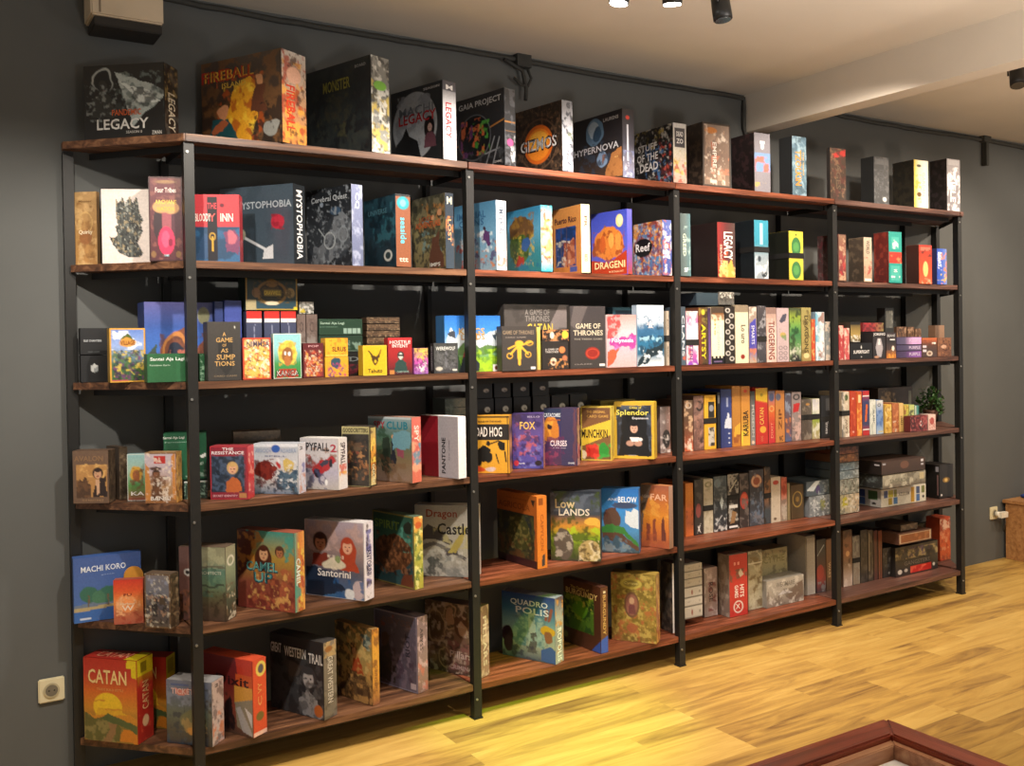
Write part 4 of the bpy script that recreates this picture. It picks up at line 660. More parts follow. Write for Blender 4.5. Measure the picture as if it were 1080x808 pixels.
game('red box with a fair-haired person looking down and a bright red side', K, 221.8, 262, 268.8, 470.5, '8a2c34',
 'g 8a2a38 842634;r .04 .18 .92 .86 2a3444;w .05;m 4a5a74 .5 8 .04 .18 .92 .86;m 1a2028 .55 7 .04 .4 .5 .86;m 1e2630 .6 8 .66 .4 .92 .86;p b8602f .4 .86 .46 .66 .6 .58 .8 .64 .84 .86;w 0;c .6 .42 .12 d8a484 c8a468;T .48 .055 .3 .055 e8dce0 THE;T .48 .125 .86 .06 e8dce0 RESISTANCE;T .4 .93 .66 .04 d8a8b0 SECRET_IDENTITY;r .78 .88 .96 .97 b07a4a;b .02 c83a44', 'g c83a3c c03438;m e8a090 .55 7 .1 .1 .9 .9', ratio=.7, b=528.5, name='card_game_box')
for vb, vt, a, b2, nm in ((474, 466.4, 242.5, 290, 'lower'), (466, 453.5, 246, 297, 'upper')):
    flat('cream and brown box lying flat, %s of two behind the bear box' % nm, K, a, b2, vt, '6a5c4c', 'g 8a7c68 4a4238 3a342c;m 6a5c4c .6 6', t=.1, ins=.2, vB=vb, phi=-12)
game('white and blue box with a red beast facing a grey bear in armour', K, 268, 315.3, 323, 468, 'a8acb4',
 'g a8b0bc c0c4cc c4c0bc 6a7a90;w .07;e .26 .52 .26 .2 7a2c24;m 5a1e1c .5 8 .02 .3 .48 .85;e .78 .42 .12 .14 c8b060;p 4a6478 .5 .9 .56 .5 .8 .6 .98 .45 1 .95;m 2a4258 .5 8 .45 .5 1 1;m d8dce0 .62 8 .4 .3 1 .9;e .56 .42 .04 .06 b03030;m 2a3038 .62 9 0 .75 1 1;w 0;r 0 0 1 .06 d8dce4;e .5 .1 .1 .08 2a5aa8;T .22 .14 .36 .08 8a98b4 ABRACADA;T .78 .14 .36 .08 8a98b4 ADABRA;T .5 .25 .5 .03 7a84a0 SPELL', 'g d8d8e0 c8ccdc;m 6a7ab8 .55 5 0 .3 1 .6;m c88a6a .6 6 0 .6 1 1;T .4 .1 .4 .06 2a2a3a 2', ratio=.86, b=524.5, name='card_game_box')
game('white box with a tipped red car and slanted black title', K, 316.8, 357.5, 367, 462.6, 'c8c4c0',
 'g c0bcc0 c4c0c4 b0acc0 b8b4b0;w .06;m 8a6a5a .55 7 0 .2 1 .5;p a82a30 .3 .62 .5 .44 .85 .36 .95 .46 .7 .66 .4 .78;e .45 .68 .08 .1 1a1a24;e .82 .5 .06 .08 1a1a24;p 3a3a4a .5 .5 .7 .4 .78 .46 .6 .56;m 4a4a6a .6 8 .1 .6 .7 1;m 9a3a38 .64 8 0 .3 .5 .6;w 0;T .42 .17 .7 .16 18161a SPYFALL;T .88 .19 .16 .15 a83040 2;e .68 .86 .04 .06 e8e8e8', 'g dcd8d8 e0dcdc;V .5 .3 .5 .42 3a2a3a SPYFALL;m c84a34 .5 5 .1 .5 .9 .85;m e0a030 .55 5 .1 .65 .9 .85', ratio=.85, b=518.8, name='card_game_box')
game('dark brown box with a group of animal bandits and yellow edged side', K, 361, 390.7, 398, 450, '3a332a',
 'g 2e2a26 34302a;w .05;m 5a4432 .5 8 .05 .25 .95 .9;m 8a5c3a .6 8 .1 .3 .95 .9;m 1c1a18 .55 7;e .55 .36 .14 .04 5a4a38;m b08050 .7 9 .2 .4 .9 .8;m 8a3a2a .68 8 .2 .4 .6 .6;w 0;r 0 0 1 .13 a8a070;T .5 .065 .9 .07 2e2a20 GOODCRITTERS;b .02 a8a070', 'g b8aa68 d8a040 c07a30 d8cc90;m 5a3a20 .5 6;m e8c858 .55 6 .1 .2 .9 .6;b .1 2a261c;V .5 .78 .4 .3 e0dcb0 GOOD', ratio=.66, b=514, name='card_game_box')
game('box of young detectives in a park with red and teal title', K, 388.8, 435, 445, 440.5, '8a6a5c',
 'g 8aa0a8 4a6a58 7a6a50 8a7468;w .06;m 2f4a34 .5 7 .05 .15 .5 .8;p 2e3a30 .3 .85 .34 .36 .5 .32 .56 .9;p 2a2c34 .52 .85 .54 .4 .62 .36 .66 .85;p 8a4a5a .68 .6 .7 .34 .8 .34 .82 .6;e .58 .3 .03 .04 c8946c;e .74 .3 .03 .04 c8946c;m 5a4434 .55 8 .1 .6 .6 .95;p 6a98a8 .58 .5 .58 .22 .98 .22 .98 .5;m 7a6048 .6 7 .3 .7 1 1;w 0;T .27 .13 .26 .11 a82a34 SPY;T .68 .13 .48 .12 1e7a90 CLUB;r 0 0 1 .03 b8c4c8', 'g c8685c b85a50 c86a54;m 3a8aa0 .5 4 0 .4 1 .75;m e0a080 .55 5;V .5 .25 .5 .25 e8d0c8 SPY', ratio=.98, b=510, name='board_game_box')
game('crimson and grey box with a vertical black word and blank white side', K, 444, 483.8, 492.3, 439.6, 'd8d6d8',
 'g 8a1c28 841a26;r .49 0 1 1 a8a4ac;p 74141f 0 0 .49 0 0 .5;r .485 0 .495 1 c8c4c8;U .62 .64 .1 .58 17171a PANTONE;U .77 .55 .03 .34 7a7680 THE_GAME', 'g e8e6e8 e0dee0', ratio=.96, b=505.5, name='board_game_box')
flat('dull green-grey box lying low behind the white side of the crimson box', K, 469.5, 493, 419.5, '4a5450', 'h 3a4a4a 4a5a58 8a8c80 8a8c80;r 0 .5 1 .53 2a302e;m 6a7a78 .6 6', t=.12, ins=.2, vB=438)
# black card boxes with white emblem
def mini(u, v, nm, dt=0):
    flat('small black box with a round white emblem, '+nm, K, u-9.4, u+9.4, v-11.8+dt, '141416', 'g 17171a 141416;e .62 .5 .17 .13 dcdedc;e .66 .54 .07 .05 8a8c8a', t=.09, ins=.26, vB=v+11.6, name='card_game_box')
for i, u in enumerate((511.3, 530.6, 550.4, 570.8)): mini(u, 407.6-.9*i+.5, 'top row, %s of four' % ('first', 'second', 'third', 'fourth')[i], 7.5)
for i, u in enumerate((512.5, 531.7, 551.4, 571.6, 591.4, 611)): mini(u, 431.9-1.0*i, 'second row, %s of six' % ('first', 'second', 'third', 'fourth', 'fifth', 'sixth')[i])
for i, u in enumerate((514, 533, 552.5, 572.4, 592, 611.6)): mini(u, 456-1.1*i, 'third row, %s of six, half hidden' % ('first', 'second', 'third', 'fourth', 'fifth', 'sixth')[i])
for i, u in enumerate((514.5, 533.5, 553, 573, 592.4, 612)): mini(u, 480-1.2*i, 'bottom row, %s of six, behind the fronts' % ('first', 'second', 'third', 'fourth', 'fifth', 'sixth')[i])
game('yellow box with black hazard stripes and a stick figure falling over a motorbike', K, 497, 538, 540.5, 438.4, 'b8852a',
 'g c8942c d8a030 d89a2c;r 0 .14 1 .42 2a2624;w .03;p 1a1816 .1 .82 .12 .62 .3 .52 .5 .58 .46 .78;e .46 .72 .1 .09 1a1816;e .18 .8 .1 .09 1a1816;s .4 .5 .7 .44 .04 1a1816;e .44 .48 .05 .05 1a1816;p 1a1816 .68 .5 .72 .44 .9 .46 .88 .6 .74 .58;s .66 .66 .72 .82 .035 1a1816;s .88 .62 .92 .8 .035 1a1816;e .2 .94 .16 .05 c84a24;e .5 .93 .14 .04 d0b8b0;w 0;s 0 .02 1 .02 .03 1a1816;m 1a1816 .99 2;T .42 .28 .78 .17 e8e0d8 ROAD_HOG;T .5 .10 .6 .03 3a2a1a RULES_OF_THE_ROAD;s .96 0 .96 1 .015 1a1816', 'g c8942c 2a2420 c8942c 2a2420 c8942c', ratio=.72, b=499.3, name='card_game_box')
game('purple box with a sleeping orange-streaked fantasy creature', K, 540.5, 573.5, 575, 436, '4a3a78',
 'g 4a3a68 5a4888 5a4a98 4a4a98;w .12;m 8a4a6a .55 6 0 .2 .6 .6;m b85a5a .6 6 0 .4 .8 .9;m 7a7ac0 .6 6 .2 .4 1 1;m 34285a .55 6;m 3a2a44 .6 5 0 0 .5 .3;w 0;T .5 .22 .5 .14 d8b460 FOX;T .7 .06 .4 .03 b0a8c8 IELLO;e .12 .9 .08 .05 c83a4a;e .84 .9 .12 .05 2a2024;T .3 .9 .2 .03 d8d8e8 cards', 'g 7a6aa0 c88a6a', ratio=.66, b=494.5, name='card_game_box')
game('dark violet box with a glowing skull lantern and purple curtains', K, 574, 609.3, 612, 430.6, '3a2e48',
 'g 24304a 34305a 4a3058 4a3048;r .52 0 1 1 3a3454;w .08;e .2 .38 .26 .22 c0782c;m e0a03a .55 6 .02 .2 .42 .6;e .18 .34 .07 .06 2a1c20;m 8a3a5a .55 6 0 .7 .4 1;m 5a2a50 .5 5 .1 .5 .6 1;p 5a3a4a .9 0 1 0 1 1 .88 1;w 0;T .26 .12 .5 .07 c8d0d8 CATACOMBS;T .3 .2 .4 .04 b8622c Charlatans;T .44 .61 .5 .1 e0d4dc CURSES;T .46 .69 .4 .03 a89cb0 of_the_deep;T .82 .95 .2 .03 d0d4dc GAME', 'g 8a5a5a 6a4a58;m c8a0a0 .55 7', ratio=.72, b=491.6, name='card_game_box')
game('brown and yellow box with a yellow diagonal banner over a red and green figure', K, 612.8, 645.8, 648.5, 428.8, 'b8a040',
 'g 6a4a30 7a5434 7a5a34 6a4a2c;p d8b83c 0 .42 .98 .24 .98 .52 0 .74;w .05;e .38 .82 .2 .12 b02a20;m d84030 .5 6 .15 .7 .6 .98;e .74 .8 .18 .13 2f8a34;m 3aa040 .5 6 .5 .66 .95 .95;e .1 .88 .1 .08 d8c8a8;w 0;b .03 c8b04a;T .5 .1 .6 .05 c89a50 THE_ORIGINAL;T .55 .18 .7 .05 c89a50 CARD_GAME;T .45 .5 .84 .16 1e1814 MUNCHKIN', 'g d8c050 c8ac3c', ratio=.66, b=486.3, name='card_game_box')
game('yellow-framed box with a hooded figure in black holding a white cup', K, 648, 690.5, 693.3, 424, 'c8a83a',
 'g c8a434 d0ac38;p 2a303c .06 .08 .94 .06 .94 .94 .06 .95;w .04;m 4a5464 .5 6 .06 .06 .94 .94;e .5 .42 .34 .3 16181c;p 16181c .1 .95 .16 .6 .35 .45 .65 .45 .84 .6 .92 .95;w 0;c .5 .46 .105 c8a290 17141a;p 0e1014 .28 .26 .4 .18 .6 .18 .74 .26 .66 .38 .6 .34 .5 .31 .4 .34 .34 .4;e .4 .73 .1 .05 b08a7a;e .6 .73 .1 .05 b08a7a;p e4e4e8 .38 .62 .64 .62 .6 .7 .44 .7;e .66 .66 .05 .03 e4e4e8;T .46 .2 .82 .12 d8d060 Splendor;T .54 .1 .3 .04 d8c850 Cities_of;T .66 .29 .4 .05 d8d8e0 Expansion;T .45 .94 .2 .02 a8a8a8 space', 'g d8b840 c8a434', ratio=.76, b=484.5, name='card_game_box')
flat('dull yellow-topped box behind the diagonal banner box', K, 634, 671, 420.6, '5a5430', 'g 6a6230 3a3624', t=.08, ins=.185, name='card_game_box')
flat('grey box with a black and white photograph, left of the third front post', K, 696.5, 707.6, 428.5, '6a5a58', 'h 8a7c78 6a5c58 8a6a60;e .6 .7 .4 .2 2c2826;m c8c0bc .62 5', t=.1, ins=.14, name='card_game_box')
SP4 = [
 ('brown box end with an orange-white glow at its foot, first after the third front post', 721.8, 731.6, 422.5, '5a4434', 'g 6a5444 5a4434 7a4a34 b85a38;m c8a888 .64 6;m f0d8c8 .5 5 0 .75 1 1;o .5 .1 .3 .05 .4 c8b8a8', {}),
 ('mauve-brown box end with a dark curl at its top', 732, 742.7, 418, '6a5048', 'g 7a6058 6a4c44;o .6 .18 .3 .08 .5 2a2422;m 3a2c28 .58 6 0 .3 1 1;m a07a6c .62 6;V .45 .66 .3 .5 8a6458 LOGOS', {}),
 ('bright yellow box end with black drawings held by a black band', 743.2, 755.6, 417.3, 'c8982a', 'g d8a830 d8a42c;p 2a2824 .35 .12 .9 .12 .9 .42 .35 .42;e .62 .24 .2 .06 8a8c94;p 3a342c .35 .6 .9 .6 .9 .94 .35 .94;m c8c4b8 .5 6 .35 .6 .9 .94;e .6 .06 .2 .03 b8881c', dict(band=.47)),
 ('thin black box end beside the navy one', 757, 760.4, 413.8, '17181a', 'g 1a1b1e 17181a;r .2 .05 .8 .2 6a6c70', {}),
 ('navy box end with a white building and three dots', 760.8, 772.3, 411, '2f3c74', 'h 2c3668 34427c;r .5 .14 .7 .3 8a94b8;p c8d0e0 .3 .66 .4 .52 .55 .5 .6 .4 .75 .4 .8 .5 1 .5 1 .68;e .75 .76 .08 .01 d8e0f0;e .75 .84 .08 .01 d8e0f0;e .75 .92 .08 .01 d8e0f0', {}),
 ('plain orange box end beside the navy one', 772.6, 781.6, 407.5, 'b07a34', 'g b4803c b07a34 b07430;p e0a83a .3 .68 1 .6 1 .8 .2 .84;m 8a4a24 .55 6 0 .8 1 1', {}),
 ('orange box end with a bold black vertical title over yellow-green', 782, 791.6, 407.6, 'b88034', 'g b87c3c c08838 d8b040;m d8d040 .5 5 0 .6 1 1;U .5 .62 .6 .42 1e1a14 KARUBA;e .5 .08 .2 .03 c84a24', {}),
 ('grey box end with faint pale lettering', 792, 797, 413, '6a6a68', 'g 3a3c3a 7a7a78 7c7c7c;V .5 .55 .5 .6 b8b8b4 MUSEUM;e .5 .95 .3 .03 e0c0a8', {}),
 ('red box end with a yellow top and small yellow sun', 797.3, 810.3, 409.7, 'b83028', 'g c8a42c b4342c b8302a b8302c;p c8a42c 0 0 1 0 1 .26 0 .2;p b43028 0 .22 1 .28 1 1 0 1;e .6 .74 .26 .06 e0a03a;e .5 .12 .12 .03 8a7a20;U .5 .5 .34 .3 d8a850 CATAN;U .5 .9 .2 .1 c86a4a ooo', {}),
 ('brick red and blue box end beside the red one with a sun', 810.7, 818, 412.5, '8a3a30', 'g 6a6a80 c8682c b8342c b83038;e .5 .12 .4 .08 4a5070;o .5 .34 .3 .05 .4 c8a060;U .5 .75 .34 .3 d88a6a DIXIT', {}),
 ('orange box end with a round corner emblem, next to the brick red one', 818.3, 828, 412.3, 'b07038', 'g b0743c b87c40 b87a40;e .3 .12 .3 .07 5a5a6a;U .5 .55 .34 .4 6a3a1a ZIP;T .6 .92 .4 .1 3a241a NC', {}),
 ('mottled blue and orange box end', 828.3, 835, 414.8, '5a5a68', 'g 4a4a5a 5a5260 6a4a4a 4a5a80;m c87a3a .55 5 0 .5 1 .9;m 8a94a8 .6 5 0 0 1 .5', {}),
 ('grey box end with a red emblem and dark ring', 835.4, 845.5, 413.8, '8a7c7c', 'g 8c8080 8a7c7a;o .5 .1 .3 .05 .5 2a2a2c;p b02a2c .2 .24 .9 .22 .7 .4 .1 .42;m 5a4a48 .58 7 0 .4 1 1;m c8a8a0 .62 7 0 .4 1 1', {}),
 ('dull grey-brown box end under a black band', 846, 856.6, 421.7, '5a524a', 'g 5c544c 564c44;m 8a8074 .62 6;e .6 .12 .2 .03 b8884c', dict(band=.44)),
 ('pale green and white box end under a black band', 857, 864.8, 420.8, 'a0a07a', 'g b8b8bc d8d8d8 8aa03a a8a060 a89c78;m d8d8c8 .55 5', dict(band=.44)),
]
for lb, a, b2, vt, bs, art, kw in SP4: spine(lb, K, a, b2, vt, bs, art, ins=.115, w=.2, **kw)
flat('dark blue box lying behind the first brown spines of the fourth shelf', K, 726, 745, 410.6, '2a3a5a', 'g 2c3c60 26324c', t=.1, ins=.32, vB=470, z0=0)
spine('black box end with white vertical lettering left of the fourth front post', K, 866, 876.5, 417.6, '1a1a1c', 'g 1c1c1e 1a1a1c;r .5 .06 .9 .36 4a4c50;V .6 .72 .3 .36 d8d8dc Times', ins=.115, w=.2, band=.55)
SP4b = [
 ('cream box end with green oval and black band, after the fourth front post', 888, 896.2, 413.4, 'b8a890', 'h 5a5c60 c8bca8 c4b49c;e .6 .13 .25 .07 4a5a34;m e0d8cc .6 5;U .6 .75 .3 .3 7a6c60 LAW', dict(band=.47)),
 ('brick red box end with tiny white dots', 896.6, 903.6, 413, 'a8381f', 'g ac3c22 a8381f;e .5 .16 .14 .02 e8b8a8;e .5 .9 .14 .02 e8b8a8;m c85a34 .6 6', {}),
 ('orange box end with a cream tablet at its top', 903.9, 909.6, 413, 'c8622c', 'g b85028 c8682c d0702c;r .3 .08 .8 .26 e8c890;m e8a850 .55 6 0 .3 1 1', {}),
 ('navy box end with red top and foot and an orange streak', 910, 917.3, 412.4, '343c64', 'g b83030 343c68 343c68 3a3c60 b83030;r 0 0 1 .1 b02a2c;r 0 .1 1 .13 e0d8d8;r 0 .9 1 1 b02a2c;r 0 .86 1 .89 e0d8d8;p c8602c .3 .7 .5 .3 .8 .3 .6 .7', {}),
 ('white box end with small grey print', 917.8, 924.3, 422, 'c8ccc8', 'g d8dcd8 d0d4cc;V .6 .5 .3 .4 5a6468 BLANC;m a8b0a8 .6 5', {}),
 ('pale blue box end with a dark eye-like mark', 924.6, 931.8, 422.4, '6a8ab8', 'g d8d8d4 7a98c8 6a8cc0 a8c0d8;o .4 .14 .2 .04 .5 1a1c20;m 4a6aa8 .55 5 0 .3 1 .8;T .6 .93 .7 .05 d8c070 oo', {}),
 ('yellow box end with brown scribbles', 933.4, 940.8, 426.8, 'c8a048', 'g d0ac50 c8a048;m 8a5a28 .6 7;m e8d08a .6 6', {}),
 ('terracotta box end beside the yellow scribbled one', 941.3, 948.3, 425.6, '9a5a3c', 'g a8643c 9a583a;m c8885a .6 6;m d8c8b0 .64 6 0 .6 1 1', {}),
 ('cream-yellow box end with small dark print, beside the terracotta one', 948.6, 953.2, 425.4, 'c8a868', 'g d8b878 d0ac68;V .5 .6 .4 .3 4a3a28 HALI', {}),
 ('yellow and green box end with a slanting blue streak', 953.5, 958.8, 427.2, 'b8a84a', 'g c8b04a a8b048 c8b860;m 3a5aa0 .58 4 0 .5 1 1;m 8a3a3a .62 5', {}),
 ('light green and black box end', 959.1, 964.8, 427.2, 'a0b070', 'g b8c47a c0c890;m 2a2a2a .55 5 0 .2 1 .7', {}),
 ('teal and white box end, last of the upright row before the maroon box', 965.1, 969.6, 428, '5a9088', 'h d8dcd0 4a8a80 2a6a68', {}),
]
for lb, a, b2, vt, bs, art, kw in SP4b: spine(lb, K, a, b2, vt, bs, art, ins=.07, w=.16, name='card_game_box', **kw)
flat('maroon box with a white diamond and playing-card symbols', K, 960, 978.6, 437.6, '5a2024', 'h 3a1c20 6a2428 7a3034;p e0d0d0 .62 .3 .72 .5 .62 .7 .52 .5;p 8a2a30 .62 .4 .67 .5 .62 .6 .57 .5;m a85a5a .55 8;m 2a1418 .6 7', t=.045, ins=.02, name='card_game_box')
flat('white and red box with a round red mark, rightmost on the fourth shelf', K, 979.2, 987, 436.8, 'c8b0a8', 'g e0c8c0 d8b0a8;e .5 .42 .3 .24 a84a48;m b86a60 .55 6 .1 .3 .9 .9', t=.06, ins=.02, name='card_game_box')
flat('long dark brown box lying behind the upright row of the last straight bay', K, 926.5, 963, 407.4, '2f241e', 'g 3a2c24 2c221c;m 8a7058 .6 5 0 0 .5 .6;r .88 .1 .96 .5 6a6a60', t=.13, ins=.25)

# ================================================================== FIFTH SHELF
K = 4
game('blue box with white capitals above a small town and trees, far left', K, 78, 150, None, 589.5, '3a5a98',
 'g 46609e 4a66a4 4a6aa8 4a74b4;p 6a7a90 .0 .74 .3 .7 .7 .7 1 .74 1 .9 0 .9;p b0a078 0 .78 .6 .76 1 .74 1 .80 0 .84;w .05;e .22 .6 .13 .13 3a6a5a;e .5 .6 .14 .13 3a6a5a;e .36 .64 .1 .1 4a7a60;e .72 .64 .12 .12 3a6a5a;r .2 .6 .22 .78 6a5a48;r .48 .6 .5 .78 6a5a48;w 0;p 3a68b0 0 .84 1 .78 1 1 0 1;r .08 .93 .25 .97 c8d4e8;T .44 .19 .66 .09 dce4f0 MACHI_KORO;T .5 .3 .2 .02 8aa0cc game', None, anc='L', phi=-2, t=.045, b=658.5)
P_ = Vector((bis(lambda x: proj(x, -.128, ST[4]+.2)[0]-140.5, -1, 1), -.128)); zc_ = bis(lambda q: proj(P_.x, P_.y, q)[1]-597.5, .6, 1.2)-ST[4]
bm = bmesh.new(); pr_ = [(-.034, 0), (.034, 0)]+[(.034*math.cos(q*math.pi/14), zc_-.034+.034*math.sin(q*math.pi/14)) for q in range(15)]
lo_ = [bm.verts.new((x, 0, z)) for x, z in pr_]; hi_ = [bm.verts.new((x, .008, z)) for x, z in pr_]; n_ = len(pr_)
bm.faces.new(lo_); bm.faces.new(hi_[::-1])
for i in range(n_): bm.faces.new((lo_[i], hi_[i], hi_[(i+1) % n_], lo_[(i+1) % n_]))
o = obj('round_card', bm, plain('c88a34', .5, 0, .12, 30), None, 0, (P_.x, P_.y-.004, ST[4]+.0008))
tag(o, 'orange card with a rounded top showing above the small orange-red box', 'card')
game('small orange-red box with a sunset and white print', K, 119.8, 151.8, 153, 610.5, '9a4a34',
 'g c83a2c d8582f e08a48 b86848 a85a48;w .06;e .45 .54 .34 .2 e8945a;m e8b080 .6 7 .1 .4 .9 .8;m a04030 .6 8 0 .7 1 1;w 0;T .48 .34 .26 .06 7a2420 FU;T .48 .54 .5 .06 e8d0b0 Harbour;T .48 .64 .4 .12 f0d8c0 W', None, w=.13, t=.035, b=657.4, name='card_game_box')
game('brown and grey box with a crowd of men and mottled edges', K, 152.8, 180.6, 189.4, 606, '5a4a3c',
 'g 7a7478 6a6c78 4a444a 5a5048;w .05;m 8a90a8 .55 7 .1 .1 .9 .4;m 2a2422 .5 8 .1 .35 .9 .95;m a08068 .62 9 .1 .4 .9 .9;p 2e2a2c .3 .8 .32 .52 .44 .5 .5 .8;f .38 .5 .06 a88068 2a2628 221c1a;f .68 .42 .06 b08a70 4a3c30 32241c;w 0;b .05 6a5238;m c8c0b0 .72 10', 'g 5a4836 4a3c2e;m 8a7458 .58 9;m 2e261c .6 9', ratio=.62, b=663.5, name='card_game_box')
game('tall box with layered green and brown landscapes beside the corner post', K, 189.5, 239, 249.5, 577.5, '5a4a3c',
 'g 8a8a70 9a9a7c 5a8070 6a8468 5a5a40 5a4a3a 4a3a30;r 0 0 .3 1 6a4a44;w .06;m a8a888 .55 6 .3 0 1 .3;m 4a6a5a .55 7 .3 .3 1 .7;m 3a3024 .5 8 0 .6 1 1;m 8a5a44 .55 7 0 .6 .35 1;e .2 .34 .09 .06 c8c4c0;e .2 .34 .05 .035 2a2424;r .3 .26 1 .29 6a6a58;r .3 .52 1 .55 3f4a3c;w 0;T .66 .35 .5 .04 c8ccb8 ARCHITECTS', 'g 9a967c 8a967a 4a5a4a 3a3028;o .5 .2 .3 .06 .4 e0dccc;m 6a5a44 .55 8 0 .5 1 1;m d0c8b0 .66 9 0 .5 1 1', ratio=.66, b=656)
game('colourful box with a long-haired woman, a bearded rider and teal title lettering', K, 251, 311.5, 322.3, 562.5, '8a4a38',
 'g 3a8a80 a8883a 8a4a38 8a3e34;w .1;p 5a2c20 .0 .0 .32 0 .2 .4 0 .6;m b87a34 .5 6 0 .05 .5 .5;m 3f9488 .5 5 .6 0 1 .4;m a8583a .5 7 .3 .5 1 1;m 6a2a24 .55 8 .2 .6 1 1;m d8a860 .62 8 .2 .5 .9 1;w 0;e .46 .36 .15 .16 4a2418;c .47 .29 .085 d0a078 4a2418;c .75 .26 .065 a86a44 4a2a1c;T .44 .46 .56 .13 22505c CAMEL;T .435 .455 .54 .115 7ac8c4 CAMEL;T .46 .6 .34 .14 22505c UP;T .455 .595 .32 .12 7ac8c4 UP', 'h 3a9484 c8783a d89a50;m d8c050 .55 6 .3 0 1 1;m a03a2a .6 7 .3 0 1 1;m 3a9484 .6 5 0 .3 .6 1;V .35 .5 .4 .34 e0e8e0 CAMEL', ratio=.96, b=647)
game('silver-edged box with two cheerful redheaded gods above blue sea', K, 322, 384.8, 394.8, 552, 'b8b4b4',
 'g a89cac 9a8480 5a5a6a 3a6a9a;w .05;m b89c98 .55 5 0 0 1 .4;e .74 .4 .14 .2 a8442c;p 7a3428 .12 .6 .16 .44 .36 .42 .46 .6;p a8442c .6 .64 .62 .46 .84 .46 .94 .64;c .27 .29 .10 b0785c 3a2420;c .73 .32 .09 d8a488 a8442c;e .5 .56 .2 .08 d8d0b8;m e8dcc8 .5 6 .36 .44 .66 .66;e .55 .5 .06 .05 8a9a6a;p 1e2e44 0 .6 .4 .66 .7 .9 .3 1 0 1;e .92 .86 .12 .12 c0b0b8;e .76 .94 .08 .06 e0e4e8;m 2a5a90 .5 5 .5 .75 1 1;w 0;T .5 .68 .56 .1 e8e4e0 Santorini;b .012 c8c0c4', 'h d8d4dc d4d0dc;m 4a4a98 .5 5 .2 .1 .8 .9;m 3a2a2a .66 8 .2 0 .8 1;V .5 .5 .5 .36 2a2a5a SANTORINI', ratio=1.0, b=634.6)
game('green and brown box with a large leafy golem in its middle', K, 393.7, 437.4, 447, 545.5, '4a5a48',
 'g 2c4a3c 3a6a5c 2a4448 2c5054;w .07;e .5 .56 .44 .26 5a3a24;m 8a5a3a .5 9 .05 .3 .95 .85;m 3a2418 .55 10 .05 .3 .95 .9;m 5a9a8a .58 6 .5 .1 1 .5;p 6a3a28 .7 .98 .75 .84 .95 .82 .98 .98;e .85 .18 .1 .09 2a2c24;w 0;T .36 .17 .6 .12 7a9a48 SPIRIT;b .015 8a7a40', 'g c87a3a c8a84a a8a84a 9a9c40 a8a040;m 4a6a38 .55 7 0 .1 1 1;m e0dc8a .6 8;e .5 .12 .4 .05 b85a2c', ratio=1.0, b=622.5)
game('grey-white box with curved pagoda roofs and brush lettering', K, 438, 503.5, 507.6, 533.6, 'c8c4b8',
 'g 9a9690 a8a498 a8a494 9c9a94;w .04;p 4a4444 .02 .48 .2 .26 .4 .34 .62 .5 .6 .56 .3 .46 .1 .52;p 4a4444 .4 .64 .6 .58 .86 .74 .84 .78 .6 .68 .42 .72;p 6a6660 .06 .6 .3 .5 .56 .6 .54 .64 .3 .56 .08 .64;m b0a878 .55 5 .3 .3 .9 .6;p a89a50 .52 .66 .7 .46 .85 .3 .8 .5 .66 .66;e .3 .86 .14 .14 5a5c58;m 7a7c78 .55 7 0 .7 1 1;m c8c6bc .62 7 0 .62 1 1;w 0;T .44 .13 .5 .14 8a3a24 Dragon;T .64 .33 .54 .16 1c1a1a Castle', 'g d0ccc4 c8c4bc', ratio=1.0, b=609.4)
game('orange box with a dark green medieval farm picture', K, 525, 567, 577.7, 524, 'c8742c',
 'g b8682c b8642a c06a2c;r 0 .27 .94 .94 3a3a2c;w .05;m 5a5a34 .5 7 0 .27 .94 .9;m 2a3438 .5 6 0 .27 .94 .55;e .56 .56 .3 .24 4a4c28;m 8a8048 .58 11 .3 .36 .84 .8;m 6a4a2a .55 9 0 .6 .94 .92;w 0;r 0 .9 1 1 3a2024;T .44 .18 .8 .09 8a4a20 AGRICOLA;T .5 .08 .5 .04 9a5424 Uwe_Rosenberg;p 3a2a24 .86 .06 .96 .06 .92 .16', 'g d07c2e d07a2c cc7428;r .2 .03 .6 .12 8a4a1c;V .5 .5 .3 .5 a85a20 CAPYLON;p 3a3438 .4 .98 .5 .82 .8 .8 .8 .96', ratio=.97, b=600.8)
game('dark box with a stormy sunset over green fields and two sheep', K, 581, 633.8, 634.8, 518.6, '2a3038',
 'g 1c2430 4a5464 3a4450 c88a34 7a9a24 5a6a28 3a3a30;w .05;m 5a6474 .55 4 0 .04 1 .3;e .85 .45 .16 .06 e8b04a;m a8c82c .5 5 .35 .5 1 .75;m 3a4a1c .55 5;e .26 .76 .2 .22 5a5248;m b0a898 .55 9 .08 .58 .45 .95;e .78 .86 .24 .16 b09c68;m d8ccaa .5 9 .54 .7 1 1;m 4a3a20 .62 10 .5 .7 1 1;w 0;T .3 .18 .4 .13 c8b890 Low;T .48 .3 .62 .1 d8d0c0 LANDS', None, ratio=.96, t=.07, b=592.6)
